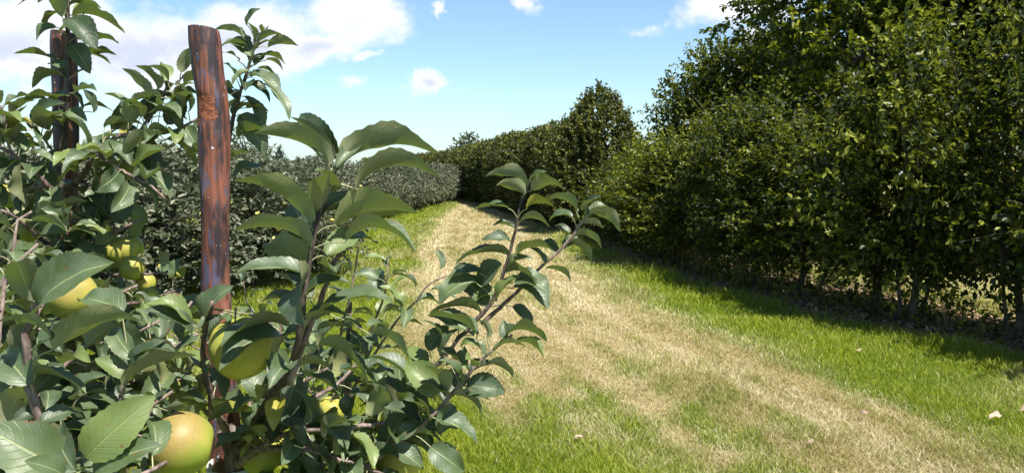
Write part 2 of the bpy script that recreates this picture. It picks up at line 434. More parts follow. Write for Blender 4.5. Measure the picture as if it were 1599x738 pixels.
ROW = np.array([(-6.9, 4.5), (-6.3, 8.5), (-5.7, 16.0), (-5.05, 27.0), (-4.3, 40.0), (-3.65, 52.0)])
def row_x(y): return np.interp(y, ROW[:, 1], ROW[:, 0])
def sstep(x, a, b):
    t = np.clip((x - a) / (b - a), 0, 1); return t * t * (3 - 2 * t)

def masks(x, y):
    l = np.interp(y, LEFT[:, 1], LEFT[:, 0]); r = np.interp(y, RIGHT[:, 1], RIGHT[:, 0]); h = hedge_x(y)
    wob = (fbm2(x * 1.1, y * 0.5, 3) - 0.5) * 1.3 + (fbm2(x * 4, y * 2.5, 4) - 0.5) * 0.5
    w = np.clip(0.45 + y * 0.012, 0.5, 0.8)
    core = sstep(x + wob, l - w, l + w) * (1 - sstep(x + wob * 0.8, r - w * 1.2, r + w * 1.6))
    mid = (x - l) / np.maximum(r - l, 0.5)
    tracks = np.exp(-((mid - 0.80) / 0.10) ** 2) + np.exp(-((mid - 0.18) / 0.11) ** 2)
    patch = fbm2(x * 0.8 + 3, y * 0.45, 8)
    stripes = fbm2((x - r) * 3.0, y * 0.25, 21)
    near = 1 - sstep(y, 4.3, 8.0)
    fine = fbm2(x * 5, y * 3.2, 77); mow = fbm2((x - r) * 7.0, y * 0.35, 23)
    dry = core * np.clip(0.91 + 0.25 * tracks * sstep(y, 5.5, 11) + (patch - 0.5) * 0.55 + (stripes - 0.5) * 0.45 + (fine - 0.5) * 1.0 + (mow - 0.5) * 0.6 - 0.08 * near, 0, 1)
    dry = np.maximum(dry, 0.10 * fbm2(x * 3, y * 3, 5) + 0.30 * sstep(fbm2(x * 0.7, y * 0.7, 31), 0.52, 0.75) * (x > l - 2.5) * (x < h))
    beyond = sstep(x, h + 0.9, h + 1.5)
    dry = np.maximum(dry, 0.5 * beyond)
    # grassy alley between the foreground trees and the orchard wall turns olive
    soilw = (fbm2(x * 1.3, y * 0.9, 12) - 0.5) * 0.7
    soil = sstep(x + soilw, h - 1.15, h - 0.75) * (1 - sstep(x + soilw, h + 0.9, h + 1.6))
    rx = row_x(y)
    soil = np.maximum(soil, np.exp(-((x - rx) / 0.28) ** 2) * 0.9 * (y < 53))
    return np.clip(dry, 0, 1), np.clip(soil, 0, 1)

def ground_z(x, y):
    return (fbm2(x * 0.6, y * 0.6, 40) - 0.5) * 0.05

ys = np.concatenate([np.linspace(-25, 2, 20)[:-1], np.geomspace(2.0, 90, 330)[:-1], np.geomspace(90, 1500, 30)])
xs = np.concatenate([-np.geomspace(14, 1500, 28)[::-1], np.linspace(-13.9, 13.9, 310), np.geomspace(14, 1500, 28)])
GX, GY = np.meshgrid(xs, ys); nx, ny = len(xs), len(ys)
gx, gy = GX.ravel(), GY.ravel()
dry, soil = masks(gx, gy)
far = np.hypot(gx, gy) > 110
gz = np.where(far, 0, ground_z(gx, gy))
idx = np.arange(nx * ny).reshape(ny, nx)
gf = np.stack([idx[:-1, :-1].ravel(), idx[:-1, 1:].ravel(), idx[1:, 1:].ravel(), idx[1:, :-1].ravel()], 1)
ground = link('ground', mesh_arrays('ground', np.stack([gx, gy, gz], 1), gf, True, {'dry': dry, 'soil': soil}), None, [M['ground']])
tag(ground, kind='structure')

# grass: uncountable blades, one object
def blades(n, y0, y1, xlo, xhi, power, seed):
    g = np.random.default_rng(seed)
    t = g.random(n)
    p = 1 - power
    y = (y0 ** p + t * (y1 ** p - y0 ** p)) ** (1 / p)
    x = (xlo + g.random(n) * (xhi - xlo)) * y
    d, s = masks(x, y)
    keep = (g.random(n) > s * 0.93) & (x < hedge_x(y) + 2.5) & (x > row_x(y) - 3.5)
    x, y, d = x[keep], y[keep], d[keep]; n = len(x)
    pd = np.clip(d * 0.95 - 0.03, 0, 0.84)
    gd = np.where(g.random(n) < pd, 0.75 + 0.25 * g.random(n), np.clip(d * (0.42 + 0.35 * g.random(n)), 0, 0.65))
    z = ground_z(x, y)
    tall = fbm2(x * 1.7, y * 1.7, 55)
    hh = (0.030 + 0.095 * tall ** 2.0) * (0.6 + 0.8 * g.random(n)) * np.where(gd > 0.5, 0.75, 1.0) * (1 - 0.45 * d)
    edge = np.exp(-((x - (hedge_x(y) - 1.1)) / 0.28) ** 2); hh *= 1 + 1.3 * edge * g.random(n)
    sc = np.clip(y / 7.0, 0.75, 5)
    wd = (0.0022 + 0.0016 * g.random(n)) * sc
    hh *= np.clip(sc, 1, 1.5)
    a = g.random(n) * 2 * math.pi
    lean = np.where(gd > 0.5, 0.6 + 1.3 * g.random(n), 0.25 + 0.75 * g.random(n))
    dx, dy = np.cos(a), np.sin(a); b = g.random(n) * 2 * math.pi; sx, sy = np.cos(b), np.sin(b)
    o = np.stack([x, y, z], 1); side = np.stack([sx, sy, np.zeros(n)], 1) * wd[:, None]
    fw = np.stack([dx, dy, np.zeros(n)], 1) * (hh * lean)[:, None]
    hz_ = np.stack([np.zeros(n), np.zeros(n), hh], 1)
    v = np.stack([o - side, o + side, o + fw * 0.4 - side * 0.75 + hz_ * 0.6, o + fw * 0.4 + side * 0.75 + hz_ * 0.6, o + fw + hz_ * 0.95], 1).reshape(-1, 3)
    k = np.arange(n)[:, None] * 5
    f = np.concatenate([k + [[0, 1, 3]], k + [[0, 3, 2]], k + [[2, 3, 4]]], 0)
    rr_ = np.interp(y, RIGHT[:, 1], RIGHT[:, 0]); ll_ = np.interp(y, LEFT[:, 1], LEFT[:, 0]); md = (x - ll_) / np.maximum(rr_ - ll_, .5)
    strk = fbm2((x - rr_) * 6.0, y * 0.4, 61) * 0.5 + fbm2(x * 2.2, y * 1.6, 62) * 0.5 + 0.16 * sstep(y, 5.5, 11) * (np.exp(-((md - 0.8) / 0.09) ** 2) + np.exp(-((md - 0.18) / 0.1) ** 2))
    r = np.clip(np.where(d > 0.3, 0.45 * g.random(n) + 0.55 * np.clip((strk - 0.3) * 2.4, 0, 1), g.random(n) * 0.7 + 0.3 * np.clip((tall - 0.3) * 2.5, 0, 1)), 0, 1)
    r = np.repeat(r, 5); return v, f, np.repeat(gd, 5), r
parts = [blades(330000, 3.4, 14, -0.55, 0.72, 1.25, 1), blades(170000, 14, 50, -0.30, 0.30, 1.1, 2)]
off = 0; Vs, Fs, Ds, Rs = [], [], [], []
for v, f, d, r in parts:
    Vs.append(v); Fs.append(f + off); Ds.append(d); Rs.append(r); off += len(v)
grass = link('grass', mesh_arrays('grass', np.vstack(Vs), np.vstack(Fs), False, {'dry': np.concatenate(Ds), 'rnd': np.concatenate(Rs)}), None, [M['grass']])
tag(grass, 'mown grass, green along the edges and straw coloured down the track', 'grass', kind='stuff')

# ------------------------------------------------------------------ leafy crowns
def leaf_cards(P, D, Nn, S, ratio, g, fold=0.25, droop=0.12):
    n = len(P); D = unit(D)
    side = unit(np.cross(D, Nn)); Nn = np.cross(side, D)
    w = S * ratio * 0.5
    def pt(t, s, up): return P + D * (S * t)[:, None] + side * (w * s)[:, None] + Nn * (S * up)[:, None]
    fz = fold * ratio * 0.5
    v = np.stack([P, pt(0.33, 0.95, fz), pt(0.72, 0.8, fz - droop * 0.4), pt(1.0, 0, -droop), pt(0.72, -0.8, fz - droop * 0.4), pt(0.33, -0.95, fz)], 1).reshape(-1, 3)
    k = np.arange(n)[:, None] * 6
    f = np.stack([k + [[0, 1, 2, 3]], k + [[0, 3, 4, 5]]], 1).reshape(-1, 4)
    return v, f

def rand_dirs(n, g):
    return unit(g.normal(size=(n, 3)))

def crown(env, n_twigs, per, leaf, g, twig_len=0.4, ratio=0.6, shell=0.55, upness=0.5, shoots=0, shoot_len=0.5, zlo=None, zhi=None, cx=0.0, cy=0.0, skirt=None, big_var=0.3):
    """leafy twigs through the volume of an uneven envelope; env(z, theta) -> radius. returns verts, faces, rnd, twig segments"""
    P0 = []
    while len(P0) < n_twigs:
        z = zlo + (zhi - zlo) * g.random(); th = g.random() * 2 * math.pi
        r = env(z, th)
        if r <= 0.02: continue
        if g.random() > r / env.rmax: continue
        q = (shell + (1 - shell) * g.random()) if g.random() < 0.75 else g.random()
        P0.append((math.cos(th) * r * q + cx * 0, math.sin(th) * r * q, z))
    P0 = np.array(P0)
    zm = (zlo * 0.6 + zhi * 0.4)
    out = P0.copy(); out[:, 2] = (P0[:, 2] - zm) * 0.4
    D0 = unit(unit(out) + rand_dirs(n_twigs, g) * 0.6 + np.array([0, 0, upness]))
    L0 = twig_len * (0.6 + 0.7 * g.random(n_twigs))
    if shoots:
        th = g.random(shoots) * 2 * math.pi; zz = zlo + (zhi - zlo) * (0.55 + 0.42 * g.random(shoots))
        rr = np.array([env(a, b) for a, b in zip(zz, th)]) * (0.5 + 0.45 * g.random(shoots))
        Ps = np.stack([np.cos(th) * rr, np.sin(th) * rr, zz], 1)
        Ds = unit(np.stack([np.cos(th) * 0.45, np.sin(th) * 0.45, 0.9 + 0 * th], 1) + rand_dirs(shoots, g) * 0.25)
        P0 = np.vstack([P0, Ps]); D0 = np.vstack([D0, Ds]); L0 = np.concatenate([L0, shoot_len * (0.6 + 0.7 * g.random(shoots))])
    nt = len(P0)
    t = g.random((nt, per)) ** 0.8
    sag = (t ** 2)[..., None] * np.array([0, 0, -0.12]) * L0[:, None, None]
    P = P0[:, None] + D0[:, None] * (t * L0[:, None])[..., None] + sag
    P = P.reshape(-1, 3); D0r = np.repeat(D0, per, 0)
    D = unit(D0r * 0.5 + rand_dirs(len(P), g) * 0.9 + np.array([0, 0, -0.15]))
    Nn = unit(np.array([0, 0, 1.0]) + rand_dirs(len(P), g) * 0.75)
    S = leaf * (1 - big_var + 2 * big_var * g.random(len(P)))
    v, f = leaf_cards(P, D, Nn, S, ratio, g)
    tw = np.repeat(g.random(nt), per)
    rnd = np.clip(0.38 * g.random(len(P)) + 0.62 * tw, 0, 1)
    return v, f, np.repeat(rnd, 6), (P0, D0, L0)

def lobed(base, rmax, seed, amp=0.22, k=3.0):
    g = np.random.default_rng(seed); ph = g.random(8) * 6.28
    def env(z, th):
        r = base(z)
        if r <= 0: return 0
        m = 1 + amp * (math.sin(3 * th + ph[0] + z * k) * 0.5 + math.sin(2 * th + ph[1] - z * k * 1.3) * 0.5 + math.sin(5 * th + ph[2] + z * k * 2.1) * 0.35 + math.sin(z * k * 3 + ph[3]) * 0.25)
        return r * m
    env.rmax = rmax * (1 + amp); return env

def limbs(mb, base_z, top_z, twigs, g, n, r0, trunk_r, mat=0, sides=5, lean=(0, 0)):
    P0, D0, L0 = twigs
    sel = g.choice(len(P0), min(n, len(P0)), replace=False)
    for i in sel:
        e = P0[i]; z0 = base_z + (min(e[2], top_z) - base_z) * (0.25 + 0.45 * g.random())
        a = np.array([0, 0, z0]); m_ = a * 0.5 + e * 0.5 + np.array([0, 0, -0.08 * np.linalg.norm(e - a)])
        pts = spline([a, m_, e, e + D0[i] * L0[i]], 7)
        mb.tube(pts, np.linspace(r0, r0 * 0.18, 7), sides, mat, cap=False)

def tree_pair(name, label, cat, env, seed, zlo, zhi, n_twigs, per, leaf, mat, trunk_h, trunk_r, group=None, bark='trunk', n_limbs=14, limb_r=0.012, stems=1, **kw):
    g = np.random.default_rng(seed)
    root = empty(name)
    tag(root, label, cat, group)
    v, f, r, tw = crown(env, n_twigs, per, leaf, g, zlo=zlo, zhi=zhi, **kw)
    cr = link('crown', mesh_arrays('crown', v, f, False, {'rnd': r}), root, [M[mat]])
    mb = MB()
    zz = np.linspace(-0.05, trunk_h, 10)
    w = (np.cumsum(g.normal(size=(10, 2)), 0) * 0.012 * trunk_h)
    w -= w[0]
    P = np.column_stack([w, zz]); rad = trunk_r * (1 - 0.8 * np.linspace(0, 1, 10)); rad[0] *= 1.35; rad[1] *= 1.05
    mb.tube(P, rad, 9)
    limbs(mb, max(zlo * 0.6, 0.15), trunk_h, tw, g, n_limbs, limb_r, trunk_r)
    for s in range(stems - 1):
        a = g.random() * 6.28; e = np.array([math.cos(a) * 0.28, math.sin(a) * 0.28, zlo + 0.5])
        b = np.array([math.cos(a) * 0.12, math.sin(a) * 0.12, -0.05])
        mb.tube(spline([b, b * 0.5 + e * 0.5 + g.normal(size=3) * 0.04, e], 6), np.linspace(trunk_r * 0.5, trunk_r * 0.25, 6), 6)
    mb.build('trunk', M[bark], root)
    return root

# ---- right: young hedge trees
def near_base(H):
    def b(z):
        t = (z - 0.46) / (H - 0.46)
        if t < 0 or t > 1: return 0
        return 0.84 * (min(1, (t + 0.04) * 3.2) ** 0.7) * (1 - t ** 1.35) ** 0.75 + 0.05
    return b
protos = []
for i in range(5):
    env = lobed(near_base(2.45), 0.85, 100 + i, 0.42, 2.4)
    protos.append(tree_pair('hedge_tree', 'x', 'hedge tree', env, 200 + i, 0.34, 2.42, 900, 14, 0.060, 'hedge_leaf', 2.0, 0.042, n_limbs=34, limb_r=0.011,
                            stems=3, twig_len=0.46, ratio=0.62, shell=0.45, upness=0.55, shoots=70, shoot_len=0.85))
def hedge_points(y0, y1, step):
    out = []; y = y0
    while y < y1:
        d = hedge_x(y + 0.05) - hedge_x(y); out.append((float(hedge_x(y)), y)); y += step / math.sqrt(1 + (d / 0.05) ** 2)
    return out
G1 = 'young trees of the loose hedge along the track'
near_h = {4.5: 2.75, 6.0: 2.7, 7.9: 2.68, 9.9: 2.45, 12: 2.3, 14: 2.0, 16.5: 1.7, 18.5: 1.55, 21: 1.45}
g = np.random.default_rng(5)
pts = hedge_points(3.4, 20.2, 0.95)
first = True
for i, (x, y) in enumerate(pts):
    H = np.interp(y, list(near_h), list(near_h.values())) * (0.84 + 0.34 * g.random())
    k = i % 5
    loc = (x + g.normal() * 0.16, y + g.normal() * 0.12, ground_z(np.array([x]), np.array([y]))[0])
    s = H / 2.45; w_ = 0.84 + 0.36 * g.random(); sc = (w_, w_ * (0.9 + 0.2 * g.random()), s)
    if i < 5:
        o = protos[k]; o.location = loc; o.scale = sc; o.rotation_euler = (0, 0, g.random() * 6.28)
    else:
        o = dup(protos[k], loc, g.random() * 6.28, sc)
    o['group'] = G1
    o['label'] = ('tall bushy young tree of the loose hedge, on thin stems beside the sunny verge' if y < 11 else
                  'low dark bushy young tree of the loose hedge under the round tree')

# ---- cone-shaped tree standing in the hedge
def cone_base(z):
    t = (z - 0.4) / 3.45
    if t < 0 or t > 1: return 0
    return 1.40 * min(1, (t + 0.06) * 7) ** 0.5 * (1 - t ** 2.3) ** 0.85 + 0.03
cone = tree_pair('cone_shaped_tree', 'dense cone shaped tree rising above the hedge where the clipped part begins', 'tree', lobed(cone_base, 1.42, 9, 0.11, 2.5), 31, 0.42, 3.84,
                 3400, 13, 0.075, 'clip_leaf', 3.6, 0.07, n_limbs=30, twig_len=0.3, ratio=0.6, shell=0.62, upness=0.7, shoots=30, shoot_len=0.28)
cone.location = (2.35, 21.4, 0)

# ---- far clipped hedge
def clip_base(z):
    t = (z - 0.15) / 3.15
    if t < 0 or t > 1: return 0
    return 0.85 * min(1, (t + 0.1) * 8) ** 0.5 * (1 - t ** 7) ** 0.6 + 0.03
cp = []
for i in range(4):
    cp.append(tree_pair('clipped_hedge_tree', 'slender tree trimmed into the tall clipped hedge where the track bends', 'hedge tree', lobed(clip_base, 0.88, 300 + i, 0.08, 3.0), 330 + i, 0.2, 3.28,
                        800, 11, 0.085, 'clip_leaf', 2.9, 0.05, n_limbs=14, twig_len=0.26, ratio=0.62, shell=0.6, upness=0.55, shoots=8, shoot_len=0.22))
G2 = 'trees of the tall clipped hedge'
j = 0
for (x, y) in hedge_points(23.6, 96, 0.95):
    step_keep = True
    loc = (x + g.normal() * 0.07, y + g.normal() * 0.05, 0)
    sc = (1.0 + 0.15 * g.random(), 1.0 + 0.15 * g.random(), (0.95 if y < 34 else 1.0) + 0.03 * g.random() + (0.0 if y < 60 else 0.02))
    if j < 4:
        o = cp[j]; o.location = loc; o.scale = sc; o.rotation_euler = (0, 0, g.random() * 6.28)
    else:
        o = dup(cp[j % 4], loc, g.random() * 6.28, sc)
    o['group'] = G2
    j += 1

# ---- bigger trees behind the hedge
def big_crown(name, label, loc, blobs, seed, n_twigs, per, leaf, mat, trunk_h, trunk_r, twig_len=0.5, ratio=0.62):
    """crown made of several boughs, each an uneven leafy clump with gaps between"""
    g = np.random.default_rng(seed); root = empty(name, loc); tag(root, label, 'tree')
    Vs, Fs, Rs, off = [], [], [], 0; mb = MB()
    zz = np.linspace(-0.1, trunk_h, 12); w = np.cumsum(g.normal(size=(12, 2)), 0) * 0.02 * trunk_h / 4; w -= w[0]
    mb.tube(np.column_stack([w, zz]), trunk_r * (1 - 0.75 * np.linspace(0, 1, 12)), 10)
    tot = sum(b[3] ** 2 for b in blobs)
    for b in blobs:
        c = np.array(b[:3], float); r = b[3]; fl = b[4] if len(b) > 4 else 0.8
        n = int(n_twigs * r * r / tot)
        d = rand_dirs(n, g); ph = g.random(3) * 6.28
        lump = 1 + 0.22 * np.sin(4 * d[:, 0] + ph[0]) * np.sin(5 * d[:, 1] + ph[1]) + 0.15 * np.sin(9 * d[:, 2] + 7 * d[:, 0] + ph[2])
        q = np.where(g.random(n) < 0.8, 0.68 + 0.32 * g.random(n), g.random(n) ** 0.5)
        P0 = c + d * (r * lump * q)[:, None] * np.array([1, 1, fl])
        D0 = unit(d + rand_dirs(n, g) * 0.7 + np.array([0, 0, 0.25])); L0 = twig_len * (0.5 + 0.9 * g.random(n))
        t = g.random((n, per)) ** 0.7
        P = (P0[:, None] + D0[:, None] * (t * L0[:, None])[..., None]).reshape(-1, 3)
        D = unit(np.repeat(D0, per, 0) * 0.6 + rand_dirs(n * per, g)); Nn = unit(np.array([0, 0, 1.0]) + rand_dirs(n * per, g) * 0.8)
        v, f = leaf_cards(P, D, Nn, leaf * (0.7 + 0.6 * g.random(n * per)), ratio, g)
        Vs.append(v); Fs.append(f + off); off += len(v)
        Rs.append(np.repeat(np.clip(0.4 * g.random(n * per) + 0.6 * np.repeat(g.random(n), per), 0, 1), 6))
        z0 = min(trunk_h * 0.95, max(trunk_h * 0.3, c[2] - 0.8 * r - 0.5))
        a = np.array([np.interp(z0, zz, w[:, 0]), np.interp(z0, zz, w[:, 1]), z0])
        mb.tube(spline([a, a * 0.5 + c * 0.5 + np.array([0, 0, 0.15 * r]), c], 7), np.linspace(trunk_r * 0.5, trunk_r * 0.15, 7), 6, cap=False)
        for i in g.choice(n, min(n, 9), replace=False):
            mb.tube(spline([c, c * 0.4 + P0[i] * 0.6, P0[i] + D0[i] * L0[i]], 5), np.linspace(trunk_r * 0.16, 0.006, 5), 4, cap=False)
    link('crown', mesh_arrays('crown', np.vstack(Vs), np.vstack(Fs), False, {'rnd': np.concatenate(Rs)}), root, [M[mat]])
    mb.build('trunk', M['trunk'], root)
    return root

big_crown('round_tree', 'round bushy tree with a lumpy olive green crown behind the loose hedge', (6.3, 21.5, 0),
          [(-1.0, 0, 2.7, 1.35), (0.0, -0.6, 3.6, 1.35), (0.9, 0.3, 3.2, 1.4), (-0.3, 0.2, 4.2, 1.1), (0.8, 0, 4.3, 1.0), (-1.2, -0.2, 3.5, 1.0), (-1.5, 0.2, 1.9, 1.0), (1.5, -0.3, 3.6, 1.2), (1.6, 0.5, 2.0, 1.3), (0, 0, 1.6, 1.3), (2.4, 0.3, 3.6, 1.1)],
          61, 6500, 15, 0.085, 'hedge_leaf', 3.8, 0.13)
oak_blobs = [(-2.9, -0.6, 5.4, 1.7), (-2.6, 0.3, 7.0, 1.8), (-2.6, -1.2, 3.8, 1.6), (-1.2, -2.0, 5.8, 1.9), (0.5, -2.6, 4.4, 1.9), (0.3, -2.3, 7.0, 2.0), (2.3, -2.4, 5.6, 2.0), (-0.6, -2.0, 3.0, 1.6),
             (2.6, -1.8, 7.6, 2.1), (4.2, -1.2, 5.8, 2.0), (2.2, -2.2, 3.3, 1.8), (4.4, -1.5, 3.6, 1.8), (0, 0.5, 8.6, 2.2), (-1.6, 1.6, 6.0, 2.1), (1.5, 1.8, 6.5, 2.2), (3.6, 1.4, 8.0, 2.0), (-2.4, 0.4, 2.6, 1.5), (0.8, -0.5, 2.2, 1.9), (0, 0.8, 4.5, 2.4), (3.2, 0.5, 2.4, 1.9), (0.5, 0, 6, 2.6)]
big_crown('oak_tree', 'large oak with a broad crown towering over the hedge', (9.1, 15.8, 0), oak_blobs, 62, 15000, 16, 0.105, 'oak_leaf', 6.5, 0.3, 0.65)
big_crown('oak_tree', 'oak partly cut off by the edge of the picture, standing past the big oak', (16.0, 16.5, 0), oak_blobs, 63, 6000, 14, 0.13, 'oak_leaf', 6.5, 0.3, 0.65)

# ---- far trees
def far_tree(name, label, px, topy, Y, wpx, seed, mat='far_leaf', n=900, flat=1.0):
    p = at(px, 272, Y); top = at(px, topy, Y)[2]; r = wpx / F * Y / 2
    gg = np.random.default_rng(seed)
    bl = [(gg.normal() * r * 0.35, gg.normal() * r * 0.35, top - r * (0.75 + 0.9 * gg.random()) * flat, r * (0.5 + 0.25 * gg.random())) for _ in range(7)]
    bl.append((0, 0, top - r * 0.62, r * 0.6)); bl.append((0, 0, max(top * 0.35, 1.0), r * 0.85))
    return big_crown(name, label, (p[0], Y, 0), bl, seed, n, 10, max(0.11, Y * 0.0026), mat, top * 0.75, 0.16, twig_len=r * 0.3)
far_tree('distant_tree', 'olive green rounded tree rising over the orchard beside the stake', 380, 193, 62, 112, 71)
far_tree('distant_tree', 'small dark rounded tree standing beyond the clipped hedge', 734, 206, 118, 66, 72)
far_tree('distant_tree', 'grey green tree far off over the orchard, seen next to the conifer', 470, 247, 170, 46, 73)
far_tree('distant_tree', 'low dark tree far beyond the orchard below the large arching leaf', 612, 247, 190, 60, 74)
far_tree('distant_tree', 'pale far off tree between the two wooden stakes', 285, 240, 180, 50, 75)
far_tree('distant_tree', 'flat topped far off tree between the two wooden stakes', 225, 244, 185, 70, 76)
far_tree('distant_tree', 'far off tree at the foot of the clouds past the further stake', 40, 243, 185, 80, 77)
# conifer
def conifer(px, topy, Y, wpx, label, seed):
    p = at(px, 272, Y); H = at(px, topy, Y)[2]; r = wpx / F * Y / 2
    def b(z):
        t = z / H
        if t < 0.05 or t > 1: return 0
        return r * (1 - t) ** 0.8 + 0.08
    c = tree_pair('conifer', label, 'tree', lobed(b, r, seed, 0.3, 1.2), seed, 0.6, H * 0.99, 500, 10, 0.32, 'conifer_leaf', H * 0.95, 0.14, n_limbs=10, twig_len=0.8, ratio=0.3, upness=0.1)
    c.location = (p[0], Y, 0)
conifer(437, 231, 150, 26, 'dark pointed conifer far off above the orchard', 81)

# ------------------------------------------------------------------ orchard rows
def dwarf_base(z):
    t = (z - 0.38) / 1.62
    if t < 0 or t > 1: return 0
    return 0.62 * min(1, (t + 0.08) * 4) ** 0.6 * (1 - t ** 2.5) ** 0.7 + 0.05
op = []
for i in range(5):
    op.append(tree_pair('apple_tree', 'x', 'apple tree', lobed(dwarf_base, 0.66, 400 + i, 0.48, 3.0), 430 + i, 0.42, 1.95, 330, 10, 0.085, 'orchard_leaf', 1.6, 0.035, bark='apple_bark',
                        n_limbs=22, limb_r=0.012, twig_len=0.3, ratio=0.5, shell=0.35, upness=0.35, shoots=18, shoot_len=0.42))
rows = []
y = 5.6
while y < 52.3:
    rows.append((float(row_x(y)), y, 0)); y += 1.1
nr = np.array([(-3.25, 13.2), (-3.55, 11.5), (-4.0, 9.7), (-4.4, 8.0), (-4.75, 6.2)])
for t in np.linspace(0, 1, 11):
    yy0 = 13.2 + (6.2 - 13.2) * t; rows.append((float(np.interp(-yy0, -nr[:, 1], nr[:, 0])), yy0, 2))
y = 7.0
while y < 60:
    rows.append((float(row_x(y)) - 3.0, y, 1)); y += 1.25
g = np.random.default_rng(15)
k = 0; apple_sites = []
for (x, y, rw) in rows:
    H = (0.86 + 0.36 * g.random()) * (0.80 if rw == 2 else 0.84 if y < 20 else 0.88)
    loc = (x + g.normal() * 0.06, y + g.normal() * 0.06, 0); rz = g.random() * 6.28
    sc = (0.95 + 0.25 * g.random(), 0.95 + 0.25 * g.random(), H)
    if k < 5: o = op[k]; o.location = loc; o.rotation_euler = (0, 0, rz); o.scale = sc
    else: o = dup(op[k % 5], loc, rz, sc)
    o['group'] = 'dwarf apple trees of the orchard rows'
    o['label'] = 'grey green dwarf apple tree in the orchard row bordering the track' if rw == 0 else 'grey green dwarf apple tree in the second orchard row, behind the first'
    if rw == 2: o['label'] = 'dwarf apple tree with small yellow apples, in the short row just past the stakes'
    if rw != 1: apple_sites.append((loc, H))
    k += 1

# far apples of the orchard, one object each
def apple_profile(n=14):
    pts_ = [(0.000, 0.70), (0.12, 0.74), (0.26, 0.84), (0.46, 0.88), (0.70, 0.76), (0.89, 0.50), (0.985, 0.25), (1.0, 0.0), (0.95, -0.28), (0.82, -0.57), (0.62, -0.80), (0.42, -0.90), (0.26, -0.90), (0.13, -0.82), (0.0, -0.78)]
    return np.array(pts_)
def lathe(prof, seg, rad, lobes=0.0, seed=0):
    gg = np.random.default_rng(seed); n = len(prof); th = np.arange(seg) / seg * 2 * math.pi
    ph = gg.random(2) * 6.28
    m_ = 1 + lobes * (np.sin(2 * th + ph[0]) * 0.6 + np.sin(5 * th + ph[1]) * 0.4)
    V = np.stack([prof[:, 0][:, None] * np.cos(th) * m_, prof[:, 0][:, None] * np.sin(th) * m_, prof[:, 1][:, None] * np.ones(seg)], -1).reshape(-1, 3) * rad
    f = [(i * seg + j, (i + 1) * seg + j, (i + 1) * seg + (j + 1) % seg, i * seg + (j + 1) % seg) for i in range(n - 1) for j in range(seg)]
    return V, np.array(f)
fv, ff = lathe(apple_profile(), 12, 0.041)
far_apple_me = mesh_arrays('apple', fv, ff, True); far_apple_me.materials.append(M['apple_far'])
nap = 0
for (loc, H) in apple_sites:
    if loc[1] > 30: continue
    for _ in range(7 if loc[1] < 13.5 else 3):
        th = g.random() * 6.28; z = 0.7 + 0.95 * g.random()
        r = dwarf_base(z) * (0.95 + 0.2 * g.random())
        a = -1.0 + g.normal() * 0.9              # towards the alley, where they show
        o = bpy.data.objects.new('apple', far_apple_me); C.objects.link(o)
        o.location = (loc[0] + math.cos(a) * r, loc[1] + math.sin(a) * r, z * H); o.rotation_euler = (g.normal() * 0.3, g.normal() * 0.3, th)
        tag(o, 'small pale yellow apple hanging among the leaves of the orchard rows past the stakes', 'apple', 'small apples in the orchard rows')
        nap += 1

# orchard stakes in the row
def plain_stake(x, y, h, label):
    mb = MB(); gg = np.random.default_rng(int(abs(x * 100) + y * 10))
    P = np.column_stack([np.cumsum(gg.normal(size=9)) * 0.004, np.cumsum(gg.normal(size=9)) * 0.004, np.linspace(-0.1, h, 9)])
    mb.tube(P, 0.033 * (1 + 0.08 * gg.normal(size=9)), 10)
    o = mb.build('wooden_stake', M['apple_bark']); o.location = (x, y, 0); tag(o, label, 'stake', 'stakes in the orchard row')
for y in (8.6, 11.4, 14.3, 18.1, 22.0, 28.5, 36.0, 45.0):
    plain_stake(float(row_x(y)) + 0.30, y, 1.55, 'dark thin stake half hidden among the leaves of the orchard row')

